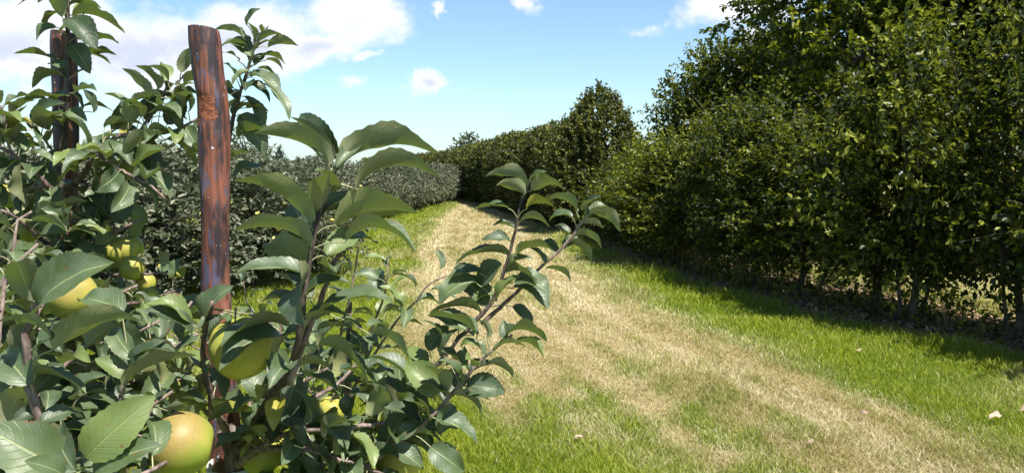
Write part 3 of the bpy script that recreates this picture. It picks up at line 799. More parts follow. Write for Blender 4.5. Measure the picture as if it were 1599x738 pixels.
# ------------------------------------------------------------------ foreground apple trees
def leaf_geo(base, tip, nrm, ratio=0.52, fold=0.5, bend=0.10, wave=0.09, twist=0.0, seed=0, nl=20):
    gg = np.random.default_rng(seed)
    base = np.asarray(base, float); c = np.asarray(tip, float) - base; L = np.linalg.norm(c); c = c / L
    side = np.cross(c, nrm); side /= max(np.linalg.norm(side), 1e-6); n = np.cross(side, c)
    t = np.linspace(0, 1, nl)
    shp = np.sin(np.pi * np.clip(t, 0, 1) ** 0.82) ** 0.72 * (1 - 0.18 * t); shp = np.where(t > 0.86, shp * (1 - (t - 0.86) * 1.6), shp)
    shp[0] = 0.02; shp[-1] = 0.0
    w = ratio * L * 0.5 * shp / 0.93
    arch = bend * L * np.sin(np.pi * t ** 0.75) * 1.0
    curl = -0.10 * L * sstep(t, 0.72, 1.0) * gg.random()
    ph = gg.random(2) * 6.28; fr = 7 + 5 * gg.random()
    S = np.array([-1, -0.55, 0, 0.55, 1.0])
    V = np.zeros((nl, 5, 3)); UV = np.zeros((nl, 5, 2))
    tan = np.gradient(arch, t * L + 1e-9)
    for i in range(nl):
        a = twist * (t[i] - 0.3)
        ca, sa = math.cos(a), math.sin(a)
        sd = side * ca + n * sa; nn = n * ca - side * sa
        nn = unit(nn - c * tan[i])
        ctr = base + c * (t[i] * L) + n * (arch[i] + curl[i])
        for j, s in enumerate(S):
            ser = (1.0 + (0.045 if i % 2 else -0.03)) if abs(s) == 1 else 1.0
            ww = w[i] * abs(s) * ser
            fl = fold * (0.75 + 0.35 * abs(s))
            wv = wave * w[i] * s * s * math.sin(fr * t[i] + ph[0 if s < 0 else 1]) * 1.6
            V[i, j] = ctr + sd * math.copysign(1, s) * ww * math.cos(fl) * (s != 0) + nn * (ww * math.sin(fl) + wv)
            UV[i, j] = (0.5 + s * 0.5, t[i])
    k = np.arange(nl * 5).reshape(nl, 5)
    f = np.stack([k[:-1, :-1].ravel(), k[:-1, 1:].ravel(), k[1:, 1:].ravel(), k[1:, :-1].ravel()], 1)
    return V.reshape(-1, 3), f[:, ::-1][:, [0, 1, 2, 3]] if False else f, UV.reshape(-1, 2)

LEAFN = 0
def put_leaf(mb, base, tip, nrm, **kw):
    global LEAFN
    LEAFN += 1
    V, f, UV = leaf_geo(base, tip, nrm, seed=LEAFN, **kw)
    # faces must wind so that the upper side faces along nrm
    a, b, c_ = V[f[30][0]], V[f[30][1]], V[f[30][2]]
    if np.dot(np.cross(b - a, c_ - a), nrm) < 0: f = f[:, ::-1]
    mb.add(V, f, random.random(), UV, 0)

def roll_normal(c, roll):
    c = unit(c); up = np.array([0, 0, 1.0]); v = np.array([0, -1.0, 0])
    n0 = up - c * np.dot(up, c)
    vp = v - c * np.dot(v, c)
    if np.linalg.norm(n0) < 0.25: n0 = vp
    n0 = unit(n0); vp = unit(vp - n0 * np.dot(vp, n0)) if np.linalg.norm(vp - n0 * np.dot(vp, n0)) > 1e-3 else unit(np.cross(c, n0))
    return unit(n0 * math.cos(R(roll)) + vp * math.sin(R(roll)))

def key_leaf(mb, spec, depth, stem=None):
    """(base px, base py, tip px, tip py, roll, width ratio, fold deg, bend, tip depth offset)"""
    bx, by, tx, ty = spec[:4]; roll = spec[4] if len(spec) > 4 else 10; ratio = spec[5] if len(spec) > 5 else 0.52
    fold = R(spec[6]) if len(spec) > 6 else R(32); bend = spec[7] if len(spec) > 7 else 0.12
    dz = spec[8] if len(spec) > 8 else random.uniform(-0.03, 0.03)
    db = random.uniform(-0.015, 0.015)
    ratio *= 1.14 if depth > 1.2 else 1.0
    if roll < 0 and depth > 1.2: roll *= 1.5
    b = at(bx, by, depth + db); t = at(tx, ty, depth + db + dz); t = b + (t - b) * 1.04
    put_leaf(mb, b, t, roll_normal(t - b, roll), ratio=ratio, fold=fold, bend=bend, twist=random.uniform(-0.35, 0.35))
    if stem is not None:
        d = np.linalg.norm(stem - b, axis=1); i = int(np.argmin(d)); i = max(i - 1, 0)
        if d[i] < 0.14:
            q = stem[i]
            mb.tube(spline([q, q * 0.5 + b * 0.5 + np.array([0, 0, 0.004]), b + (t - b) * 0.02], 5), [0.0013, 0.0011, 0.001, 0.001, 0.0009], 5, 1, cap=False)

def proj(p):
    cf, sf = math.cos(PITCH), math.sin(PITCH); q = p - np.array([0, 0, CAM_H])
    d = q[1] * cf - q[2] * sf; return 799.5 + F * q[0] / d, 369 - F * (q[1] * sf + q[2] * cf) / d, q[1]
# places the shoots leave open, so that fruit, stakes and the rows behind are seen past them: x0, y0, x1, y1, depth
OPEN = [(170, 365, 250, 458, 1.75), (95, 440, 140, 490, 1.2), (330, 500, 424, 590, 1.16), (238, 645, 332, 738, 1.04), (312, 40, 362, 440, 1.44), (76, 55, 128, 135, 1.8), (205, 285, 310, 375, 1.9), (366, 250, 412, 420, 1.6),
        (586, 690, 655, 738, 1.33), (490, 612, 540, 650, 1.38), (378, 690, 440, 738, 1.42), (15, 340, 60, 385, 1.75), (0, 290, 30, 325, 1.77)]
def in_open(*P):
    for p in P:
        x, y, d = proj(p)
        for (a, b, c, e, dd) in OPEN:
            if a < x < c and b < y < e and d < dd: return True
    return False

def auto_leaves(mb, stem, n, size, g, t0=0.12, t1=1.0, spread=1.0, ratio=0.58, up=0.15):
    m_ = len(stem); T = unit(np.gradient(stem, axis=0)); phi = g.random() * 6.28
    for k in range(n):
        u = t0 + (t1 - t0) * (k + 0.5 * g.random()) / n
        i = min(int(u * (m_ - 1)), m_ - 1); p = stem[i]; tt = T[i]
        phi += 2.4 + g.normal() * 0.3
        a = unit(np.cross(tt, [0.2, 0.9, 0.3])); b = np.cross(tt, a)
        rad = a * math.cos(phi) + b * math.sin(phi)
        d = unit(tt * 0.45 + rad * spread + np.array([0, 0, up]))
        pet = 0.014 + 0.016 * g.random(); base = p + d * pet
        L = size * (0.68 + 0.5 * g.random()) * (1 - 0.35 * max(0, u - 0.75) / 0.25)
        d2 = unit(d + np.array([0, 0, -0.28]) + g.normal(size=3) * 0.16)
        if in_open(base + d2 * L * 0.5, base + d2 * L * 0.9, base + d2 * L * 0.2): continue
        nrm = unit(np.array([0, 0, 1.0]) - d2 * d2[2] + tt * 0.35 + g.normal(size=3) * 0.30)
        put_leaf(mb, base, base + d2 * L, nrm, ratio=ratio * (0.85 + 0.3 * g.random()), fold=0.22 + 0.5 * g.random(), bend=0.05 + 0.13 * g.random(), twist=g.normal() * 0.35, wave=0.06 + 0.13 * g.random())
        mb.tube(np.array([p, p * 0.5 + base * 0.5 + np.array([0, 0, 0.002]), base + d2 * 0.004]), [0.0013, 0.0011, 0.0009], 5, 1, cap=False)

def px_stem(pts_):
    return np.array([at(a, b, d) for a, b, d in pts_])

def branch(tree, pts_, r0, r1, keys=(), auto=0, size=0.085, depth=None, bark='twig', seed=0, n=26, t0=0.12, world=False, **kw):
    """a branch of a tree, part; its leaves, sub-part"""
    P = spline(np.asarray(pts_, float) if world else px_stem(pts_), n)
    gg = np.random.default_rng(seed + 1000)
    P[1:-1] += gg.normal(size=(n - 2, 3)) * r1 * 0.35
    mb = MB(); mb.tube(P, np.linspace(r0, r1, n) * (1 + 0.08 * gg.normal(size=n)), 8)
    br = mb.build('branch', M[bark]); br.parent = tree; br.matrix_parent_inverse = Matrix.Translation(-Vector(tree.location))
    lm = MB()
    for s in keys:
        key_leaf(lm, s, depth if depth else 1.2, P)
    if auto: auto_leaves(lm, P, auto, size, gg, t0=t0, **kw)
    if lm.n:
        lv = lm.build('leaves', [M['apple_leaf'], M['petiole']]); lv.parent = br
    return br

def apple_tree(x, y, label, trunk_pts, r0, r1):
    t = empty('apple_tree', (x, y, 0)); tag(t, label, 'apple tree')
    mb = MB(); P = spline(trunk_pts, 24); gg = np.random.default_rng(int(y * 100))
    mb.tube(P, np.linspace(r0, r1, 24) * (1 + 0.09 * gg.normal(size=24)), 12)
    tr = mb.build('trunk', M['apple_bark']); tr.parent = t; tr.matrix_parent_inverse = Matrix.Translation((-x, -y, 0))
    return t

# ---- stakes
def stake(cx_pts, Y, wpx, label, notch=None, seed=0):
    """peeled pole through the pixel centres (px, py) at depth Y, down into the ground"""
    gg = np.random.default_rng(seed)
    tops = [at(a, b, Y) for a, b in cx_pts]
    base = tops[-1].copy(); base[2] = -0.15
    P = spline([*tops, base], 270); n = len(P); seg = 40
    rad = wpx / F * Y / 2
    th = np.arange(seg) / seg * 2 * math.pi
    V = np.zeros((n, seg, 3))
    L = np.concatenate([[0], np.cumsum(np.linalg.norm(np.diff(P, axis=0), axis=1))])
    for i in range(n):
        r = rad * (1 + 0.05 * math.sin(L[i] * 9 + seed) + 0.035 * math.sin(L[i] * 23 + 1 + seed)) * (0.93 + 0.07 * min(i / 3, 1))
        lump = 1 + 0.085 * (fbm2(np.cos(th) * 1.6 + 5 + seed, np.sin(th) * 1.6 + L[i] * 9, 3) - 0.5) * 2
        for (kl, ka) in ((0.30, 4.3), (0.47, 5.1), (0.20, 5.4), (0.62, 4.6)):
            lump = lump + 0.10 * np.exp(-((L[i] - kl) / 0.013) ** 2 - ((th - ka) / 0.22) ** 2)
        V[i, :, 0] = P[i, 0] + np.cos(th) * r * lump; V[i, :, 1] = P[i, 1] + np.sin(th) * r * lump
        V[i, :, 2] = P[i, 2] + (0.004 * np.cos(th + 2.2) if i == 0 else 0)
    cutf = set()
    if notch:
        z1, z0, a0, a1 = notch
        for i in range(n):
            for j in range(seg):
                zc = V[i, j, 2]
                if z0 <= zc <= z1 and a0 <= th[j] <= a1:
                    q = math.sin(math.pi * (zc - z0) / (z1 - z0)) ** 0.4 * math.sin(math.pi * (th[j] - a0) / (a1 - a0)) ** 0.5
                    rr = (V[i, j, :2] - P[i, :2]); V[i, j, :2] = P[i, :2] + rr * (1 - 0.13 * q - 0.015 * gg.random() * q)
    root = empty('wooden_stake', tuple(base * [1, 1, 0])); tag(root, label, 'stake')
    off = -np.array([base[0], base[1], 0.0])
    k = np.arange(n * seg).reshape(n, seg); body, cut = [], []
    for i in range(n - 1):
        for j in range(seg):
            q = (k[i, j], k[i, (j + 1) % seg], k[i + 1, (j + 1) % seg], k[i + 1, j])
            if notch:
                zc = np.mean([V[i, j, 2], V[i + 1, j, 2]]); ac = th[j] + math.pi / seg
                if z0 < zc < z1 and a0 + 0.25 * (fbm2(np.array([i * 0.14]), np.array([1.0]), 5)[0]) < ac < a1 - 0.6 * (fbm2(np.array([i * 0.16]), np.array([9.0]), 6)[0]) + 0.2 and fbm2(np.array([j * 0.35]), np.array([3.0]), 7)[0] * 0.025 < min(zc - z0, z1 - zc) + 0.008: cut.append(q[::-1]); continue
            body.append(q[::-1])
    Vf = V.reshape(-1, 3) + off
    mb = MB(); mb.add(Vf, body)
    mb.build('pole', M['stake'], root)
    cap = MB(); ring = Vf[:seg]; c0 = ring.mean(0) + [0, 0, 0.0015]
    inner = c0 + (ring - c0) * 0.55 + [0, 0, 0.001]
    cap.add(np.vstack([ring, inner]), [(j, (j + 1) % seg, seg + (j + 1) % seg, seg + j) for j in range(seg)])
    nn = cap.n; cap.add(np.vstack([inner, [c0]]), [(j, j + 1, (j + 2) % seg, seg) for j in range(0, seg, 2)])
    cap.build('cut_end', M['endgrain'], root)
    if notch and cut:
        used = sorted({i for q in cut for i in q}); mp = {u: i for i, u in enumerate(used)}
        cb = MB(); cb.add(Vf[used], [[mp[i] for i in q] for q in cut]); cb.build('shaved_patch', M['cut'], root)
    return root

S1, S2 = 1.45, 1.85
z_hi, z_lo = at(327, 146, S1)[2], at(327, 196, S1)[2]
stake([(318, 46), (325, 110), (333, 170), (336, 300), (337, 450), (345, 600), (352, 720)], S1, 45, 'thick reddish brown stake with tar streaks and a shaved notch below its top', (z_hi, z_lo, R(205), R(298)), 1)
stake([(99, 52), (102, 160), (104, 280), (103, 340), (104, 480)], S2, 37, 'reddish brown stake wrapped in apple leaves, beneath the big cloud', None, 2)
# a second upright pole, deep in the leaves of the further tree, is the trunk itself

# ---- tree one, tied to the thick stake
b1 = at(352, 720, S1); tx1, ty1 = b1[0] + 0.035, S1 - 0.075
T1 = apple_tree(tx1, ty1, 'nearest apple tree tied to the thick stake, its long shoots reaching over the track',
                [(tx1, ty1, -0.05), (tx1 + 0.01, ty1, 0.5), (tx1 - 0.005, ty1 + 0.01, 0.85), at(368, 735, ty1), at(360, 690, ty1), at(352, 668, ty1 - 0.005)], 0.026, 0.017)
# tie
tie_c = at(370, 732, ty1 + 0.02)
mbt = MB(); thh = np.linspace(0, 2 * math.pi, 29)
ring = np.stack([tie_c[0] - 0.008 + np.cos(thh) * 0.046, tie_c[1] + 0.02 + np.sin(thh) * 0.062, tie_c[2] + 0 * thh], 1)
Vt, Ft = [], []
for i, p in enumerate(ring):
    for dr, dzz in ((0, -0.009), (0.003, -0.009), (0.003, 0.009), (0, 0.009)):
        o_ = unit(np.array([math.cos(thh[i]), math.sin(thh[i]), 0])); Vt.append(p + o_ * dr + [0, 0, dzz])
for i in range(28):
    for j in range(4): Ft.append((i * 4 + j, i * 4 + (j + 1) % 4, (i + 1) * 4 + (j + 1) % 4, (i + 1) * 4 + j))
mbt.add(Vt, Ft); tag(mbt.build('tree_tie', M['tie']), 'pale grey rubber strap round the thick stake and the trunk', 'tree tie')

A = 1.08
branch(T1, [(362, 700, ty1), (392, 672, 1.32), (420, 625, 1.22), (448, 585, 1.14), (464, 545, 1.10), (470, 500, A), (478, 440, A), (490, 375, A), (503, 318, A), (520, 268, A), (527, 255, A)], 0.0105, 0.0024, bark='twig_dark', seed=1, n=40, depth=A, auto=12, size=0.07, t0=0.3, t1=0.62, keys=[
    (530, 266, 681, 236, -32, 0.50, 30, 0.20, 0.02), (513, 262, 402, 208, -28, 0.54, 30, 0.16, -0.03), (520, 250, 455, 184, -15, 0.34, 38, 0.10, 0.0), (528, 248, 468, 176, 60, 0.42, 25, 0.14, 0.03),
    (556, 297, 684, 270, -20, 0.44, 34, 0.20, 0.0), (484, 352, 373, 279, -30, 0.50, 28, 0.14, -0.03), (522, 352, 648, 328, -38, 0.62, 18, 0.13, 0.02), (486, 388, 368, 358, -22, 0.52, 30, 0.16, -0.02),
    (540, 378, 648, 386, -14, 0.50, 32, 0.22, -0.02), (519, 300, 497, 262, 30, 0.44, 30, 0.06, -0.06), (500, 335, 512, 270, 15, 0.40, 34, 0.05, -0.07), (476, 432, 372, 424, 24, 0.50, 24, 0.12, -0.03),
    (484, 428, 466, 500, 62, 0.85, 18, 0.06, -0.08), (495, 345, 560, 300, 25, 0.40, 34, 0.10, 0.04), (490, 372, 455, 310, 58, 0.55, 20, 0.08, 0.05), (508, 400, 560, 362, 40, 0.5, 25, 0.10, 0.06),
    (482, 415, 420, 372, 45, 0.55, 22, 0.1, 0.06), (525, 262, 575, 216, 35, 0.34, 38, 0.1, 0.05), (480, 458, 545, 440, 20, 0.5, 28, 0.14, 0.0), (472, 480, 408, 470, 12, 0.52, 28, 0.14, 0.02),
    (470, 510, 540, 488, 10, 0.5, 30, 0.14, 0.0), (503, 487, 610, 466, 16, 0.48, 24, 0.10, -0.02), (468, 515, 430, 556, 30, 0.5, 25, 0.1, 0.03)])
A2 = 1.12
branch(T1, [(452, 600, A2), (472, 540, A2), (500, 470, A2), (522, 410, A2), (545, 365, A2), (562, 315, A2)], 0.0055, 0.0022, seed=2, depth=A2, keys=[
    (496, 540, 574, 594, -30, 0.62, 25, 0.14, -0.02), (576, 520, 638, 560, -30, 0.6, 26, 0.14, 0.0)], auto=6, size=0.07)
# low branch with an apple
branch(T1, [(372, 705, 1.36), (410, 655, 1.36), (452, 640, 1.38), (498, 616, 1.40), (530, 596, 1.42), (556, 566, 1.44)], 0.0075, 0.003, auto=16, size=0.075, seed=3, t0=0.3)
branch(T1, [(372, 725, 1.34), (420, 690, 1.28), (470, 672, 1.26), (540, 668, 1.26), (600, 660, 1.28)], 0.007, 0.003, auto=20, size=0.075, seed=4, t0=0.2)
B = 1.45
branch(T1, [(380, 770, 1.36), (500, 745, 1.38), (585, 672, B), (632, 620, B), (690, 560, B), (714, 532, B), (748, 495, B), (770, 469, B), (788, 420, B), (803, 369, B), (812, 325, B), (820, 302, B), (828, 280, B)], 0.008, 0.0021, bark='twig_dark', seed=5, n=44, depth=B, auto=18, size=0.07, t0=0.2, t1=0.62, keys=[
    (823, 293, 761, 274, -20, 0.52, 30, 0.18), (820, 304, 776, 287, -25, 0.5, 30, 0.12), (827, 282, 853, 267, 20, 0.5, 30, 0.08), (829, 297, 879, 291, -25, 0.6, 25, 0.16), (794, 325, 740, 326, 5, 0.5, 20, 0.07),
    (822, 326, 864, 321, -20, 0.6, 25, 0.2), (806, 362, 770, 350, 15, 0.5, 28, 0.16), (797, 378, 754, 374, 35, 0.5, 25, 0.14), (795, 400, 712, 405, -5, 0.46, 25, 0.10), (806, 400, 860, 386, -15, 0.6, 25, 0.14),
    (783, 410, 744, 456, 62, 0.55, 22, 0.08), (803, 440, 858, 456, 25, 0.7, 22, 0.14, -0.03), (800, 450, 856, 480, 15, 0.6, 25, 0.16, -0.03), (745, 442, 686, 470, 25, 0.7, 22, 0.16, -0.02), (750, 425, 697, 445, 20, 0.6, 25, 0.12),
    (800, 478, 829, 512, 40, 0.55, 25, 0.1), (776, 470, 812, 430, 30, 0.5, 28, 0.1), (770, 460, 730, 475, 25, 0.55, 28, 0.12), (813, 345, 858, 352, -15, 0.5, 30, 0.16), (790, 420, 830, 402, 30, 0.5, 25, 0.12),
    (752, 490, 672, 488, -10, 0.5, 26, 0.14), (740, 525, 672, 490, 25, 0.5, 24, 0.08), (692, 560, 712, 512, 30, 0.6, 26, 0.08), (668, 546, 700, 508, 45, 0.55, 24, 0.1), (648, 596, 634, 566, 40, 0.6, 24, 0.1), (639, 637, 566, 628, -12, 0.5, 26, 0.12),
    (644, 578, 598, 586, 10, 0.5, 26, 0.12), (790, 425, 838, 440, -20, 0.55, 26, 0.14, -0.04), (765, 480, 715, 430, 35, 0.5, 25, 0.1, 0.04)])
branch(T1, [(752, 505, 1.46), (800, 462, 1.46), (844, 417, 1.46), (866, 398, 1.46), (883, 382, 1.46), (903, 355, 1.46), (919, 336, 1.46)], 0.0045, 0.0022, seed=6, depth=1.46, keys=[
    (900, 331, 856, 308, -22, 0.55, 26, 0.16), (915, 328, 936, 306, 25, 0.55, 26, 0.1), (920, 336, 968, 357, -18, 0.55, 26, 0.18), (918, 334, 950, 322, 20, 0.55, 26, 0.14), (894, 340, 858, 342, 20, 0.6, 25, 0.16), (897, 369, 939, 384, -20, 0.6, 25, 0.18),
    (884, 382, 924, 403, -10, 0.55, 26, 0.14), (852, 420, 892, 436, -14, 0.5, 26, 0.12), (905, 352, 942, 356, -20, 0.5, 30, 0.16), (880, 388, 902, 370, 30, 0.5, 26, 0.12), (870, 395, 838, 380, 20, 0.55, 26, 0.14), (850, 415, 828, 386, 30, 0.5, 26, 0.12), (890, 365, 866, 352, 30, 0.5, 26, 0.1)])
Cc = 1.28
branch(T1, [(378, 790, 1.34), (480, 770, 1.30), (560, 735, Cc), (623, 686, Cc), (661, 662, Cc), (700, 620, Cc), (735, 581, Cc), (756, 557, Cc), (784, 536, Cc), (800, 522, Cc)], 0.0075, 0.0022, seed=7, n=40, depth=Cc, keys=[
    (686, 613, 633, 567, 55, 0.62, 22, 0.10), (745, 525, 670, 492, -12, 0.5, 25, 0.12), (728, 602, 788, 610, 60, 0.62, 22, 0.14), (707, 616, 753, 642, -30, 0.55, 26, 0.14), (707, 630, 685, 676, 65, 0.55, 22, 0.06), (672, 697, 722, 734, 65, 0.6, 18, 0.16),
    (771, 548, 820, 538, -5, 0.5, 26, 0.16), (787, 528, 852, 530, -12, 0.6, 24, 0.2), (790, 530, 786, 500, 25, 0.5, 28, 0.08), (689, 548, 716, 572, 30, 0.55, 26, 0.1), (735, 580, 770, 566, 20, 0.55, 26, 0.12), (655, 662, 600, 636, 30, 0.55, 25, 0.12),
    (640, 676, 585, 700, 20, 0.55, 25, 0.14), (625, 686, 660, 650, 40, 0.5, 26, 0.1), (600, 705, 640, 640, 45, 0.5, 25, 0.1), (668, 655, 640, 612, 35, 0.55, 25, 0.1), (720, 596, 690, 560, 30, 0.55, 25, 0.1), (645, 678, 690, 690, -15, 0.55, 25, 0.14),
    (570, 728, 620, 700, 30, 0.5, 25, 0.12), (700, 622, 655, 598, 20, 0.5, 25, 0.1), (757, 556, 728, 528, 20, 0.5, 25, 0.1), (610, 700, 660, 730, 35, 0.6, 25, 0.12), (560, 735, 530, 690, 35, 0.55, 25, 0.1), (650, 665, 625, 625, 50, 0.55, 25, 0.1)], auto=24, size=0.068)
# shoot behind the stake top
E = 1.62
branch(T1, [(352, 690, 1.50), (358, 560, 1.56), (352, 420, 1.60), (350, 300, E), (356, 230, E), (368, 165, E), (384, 118, E), (396, 80, E), (400, 45, E)], 0.010, 0.0024, bark='twig_dark', seed=8, n=40, depth=E, auto=16, size=0.075, t0=0.62, keys=[
    (386, 40, 404, 13, 60, 0.5, 26, 0.08), (378, 58, 338, 44, -15, 0.45, 26, 0.12), (396, 62, 386, 34, 40, 0.5, 26, 0.08), (385, 72, 343, 72, 10, 0.5, 24, 0.12), (402, 70, 438, 53, -10, 0.5, 26, 0.14), (418, 74, 464, 69, -20, 0.5, 26, 0.12),
    (392, 88, 362, 62, 35, 0.5, 24, 0.1), (388, 98, 372, 72, 30, 0.5, 26, 0.1), (398, 102, 414, 84, 40, 0.6, 24, 0.1), (415, 94, 442, 110, -10, 0.5, 26, 0.14), (402, 108, 433, 122, 10, 0.5, 25, 0.14), (390, 118, 438, 146, 20, 0.55, 25, 0.12),
    (412, 132, 453, 184, 5, 0.36, 25, 0.08), (384, 132, 422, 156, 25, 0.55, 25, 0.12), (380, 150, 412, 206, 40, 0.5, 22, 0.08), (372, 155, 352, 190, 30, 0.5, 26, 0.1), (366, 118, 350, 98, 30, 0.45, 28, 0.1), (384, 155, 398, 190, 30, 0.5, 25, 0.1), (376, 178, 414, 240, 55, 0.5, 22, 0.1), (396, 85, 424, 62, 10, 0.5, 25, 0.12),
    (372, 160, 340, 140, 15, 0.5, 25, 0.1), (392, 112, 362, 130, 15, 0.5, 25, 0.1)])
branch(T1, [(360, 690, 1.36), (330, 620, 1.30), (318, 560, 1.25), (322, 512, 1.22), (332, 470, 1.20)], 0.007, 0.0025, seed=9, depth=1.2, keys=[
    (318, 508, 356, 446, 55, 0.7, 20, 0.08), (300, 522, 228, 480, 28, 0.45, 25, 0.1), (310, 515, 345, 490, 20, 0.5, 25, 0.1), (452, 508, 345, 532, -22, 0.42, 26, 0.10, -0.1), (440, 524, 346, 566, 15, 0.5, 22, 0.12, -0.1), (312, 530, 268, 560, 25, 0.5, 25, 0.12)], auto=8, size=0.07)

# ---- tree two, at the further stake
b2 = at(104, 480, S2); tx2, ty2 = b2[0] - 0.02, S2 - 0.08
T2 = apple_tree(tx2, ty2, 'apple tree growing up the further stake, its tip above the stake top', [(tx2, ty2, -0.05), (tx2 + 0.01, ty2, 0.6), at(96, 420, ty2), at(88, 330, ty2), at(98, 250, ty2), at(104, 160, ty2), at(106, 60, ty2), at(105, -40, ty2)], 0.028, 0.004)
D = 1.74
branch(T2, [(100, 250, 1.76), (106, 150, D), (107, 80, D), (104, 20, D), (100, -45, D)], 0.006, 0.003, bark='twig_dark', seed=11, n=30, depth=D, auto=16, size=0.08, keys=[
    (112, 26, 193, 52, -5, 0.5, 25, 0.16), (108, 10, 158, 12, 10, 0.6, 22, 0.14), (88, 42, 56, 62, 40, 0.75, 20, 0.12), (90, 98, 24, 84, 0, 0.45, 22, 0.1), (92, 52, 128, 40, 35, 0.5, 25, 0.12), (118, 85, 172, 98, 10, 0.55, 22, 0.12), (103, 122, 52, 132, -5, 0.5, 24, 0.14),
    (118, 118, 146, 108, 10, 0.5, 25, 0.12), (145, 66, 184, 67, -10, 0.5, 24, 0.14), (72, 156, 24, 174, 5, 0.55, 22, 0.14), (108, 150, 74, 166, 30, 0.55, 24, 0.1), (66, 158, 62, 222, 25, 0.32, 30, 0.06), (146, 176, 130, 140, 55, 0.7, 20, 0.06),
    (105, -5, 60, 2, 0, 0.4, 25, 0.1), (108, 30, 150, 75, 40, 0.55, 22, 0.14), (120, 60, 150, 60, 50, 0.6, 22, 0.1), (105, 110, 75, 100, 30, 0.5, 24, 0.1), (110, 70, 140, 112, 45, 0.55, 22, 0.12), (102, 20, 70, 40, 30, 0.5, 24, 0.12), (110, 145, 130, 175, 40, 0.55, 24, 0.1), (104, 175, 135, 190, 45, 0.6, 22, 0.12), (100, 180, 70, 200, 40, 0.55, 22, 0.12)])
J = 1.66
branch(T2, [(96, 300, 1.76), (128, 276, 1.70), (150, 240, J), (176, 216, J), (215, 208, J), (258, 208, J), (290, 196, J), (316, 180, J)], 0.007, 0.0025, seed=12, n=30, depth=J, t0=0.25, keys=[
    (203, 178, 164, 146, 0, 0.5, 25, 0.14), (162, 200, 222, 193, -10, 0.42, 26, 0.1), (232, 212, 294, 220, -8, 0.46, 24, 0.12), (216, 212, 245, 270, 65, 0.5, 20, 0.08), (166, 212, 218, 248, 15, 0.5, 24, 0.12), (170, 232, 150, 282, 35, 0.55, 24, 0.1), (152, 236, 196, 240, 30, 0.7, 22, 0.12), (206, 278, 246, 330, 30, 0.6, 22, 0.12),
    (232, 272, 266, 308, 15, 0.5, 24, 0.16), (290, 198, 310, 232, 60, 0.6, 22, 0.08), (280, 205, 258, 170, 30, 0.5, 25, 0.1), (262, 128, 230, 102, -5, 0.6, 24, 0.14), (222, 176, 256, 140, 30, 0.45, 26, 0.1), (250, 175, 215, 148, 20, 0.5, 25, 0.12), (240, 170, 268, 190, 20, 0.5, 25, 0.12), (212, 180, 185, 168, 20, 0.5, 25, 0.12), (278, 150, 300, 128, 20, 0.5, 25, 0.1),
    (270, 160, 300, 152, 10, 0.5, 25, 0.12), (255, 205, 230, 240, 25, 0.5, 25, 0.12), (190, 212, 210, 190, 30, 0.5, 25, 0.1)], auto=20, size=0.08)
branch(T2, [(215, 208, J), (236, 180, J), (252, 150, J), (266, 128, J)], 0.0035, 0.002, auto=9, size=0.07, seed=13)
branch(T2, [(285, 198, J), (282, 170, J), (275, 140, J), (290, 112, 1.68)], 0.003, 0.0018, auto=8, size=0.07, seed=14)
branch(T2, [(150, 240, J), (178, 258, 1.62), (205, 275, 1.6), (235, 290, 1.58), (258, 310, 1.56)], 0.004, 0.002, auto=14, size=0.085, seed=15)
branch(T2, [(100, 330, 1.75), (80, 296, 1.70), (45, 262, 1.66), (18, 240, 1.64), (-30, 215, 1.62)], 0.007, 0.003, auto=16, size=0.085, seed=16, depth=1.6, keys=[(34, 256, 44, 318, 75, 0.72, 20, 0.06), (5, 165, 35, 168, 0, 0.5, 25, 0.1), (-10, 185, 32, 188, 0, 0.45, 25, 0.12), (40, 235, 5, 215, 10, 0.5, 25, 0.12), (50, 240, 82, 250, 20, 0.5, 25, 0.12)])
branch(T2, [(20, 242, 1.62), (10, 215, 1.62), (8, 190, 1.62), (2, 165, 1.62)], 0.003, 0.0018, auto=10, size=0.07, seed=17)
branch(T2, [(85, 240, 1.72), (60, 205, 1.70), (40, 190, 1.68)], 0.003, 0.0018, auto=9, size=0.085, seed=18)
branch(T2, [(92, 390, 1.76), (98, 368, 1.60), (106, 350, 1.56), (112, 330, 1.55)], 0.005, 0.0022, seed=19, depth=1.55, keys=[(108, 352, 112, 322, 70, 0.95, 18, 0.05), (102, 362, 40, 344, 5, 0.45, 25, 0.12), (110, 358, 152, 372, 15, 0.5, 25, 0.12), (104, 365, 60, 370, 40, 0.5, 25, 0.1), (112, 362, 150, 350, 10, 0.5, 25, 0.14)], auto=5, size=0.07)
for i, pp in enumerate([[(96, 400, 1.76), (60, 370, 1.66), (25, 340, 1.6), (-20, 318, 1.56)], [(100, 420, 1.78), (140, 385, 1.72), (180, 362, 1.68), (225, 340, 1.68)], [(100, 440, 1.78), (150, 430, 1.70), (205, 430, 1.66), (262, 425, 1.66)],
                        [(96, 450, 1.76), (50, 430, 1.66), (10, 405, 1.58), (-30, 395, 1.56)], [(110, 330, 1.78), (150, 310, 1.76), (190, 300, 1.76), (236, 312, 1.78)], [(98, 480, 1.76), (160, 480, 1.62), (220, 470, 1.58), (280, 452, 1.56)], [(100, 300, 1.80), (70, 290, 1.82), (40, 300, 1.84), (0, 310, 1.86)]]):
    branch(T2, pp, 0.007, 0.0025, auto=26, size=0.095, seed=30 + i, t0=0.15)

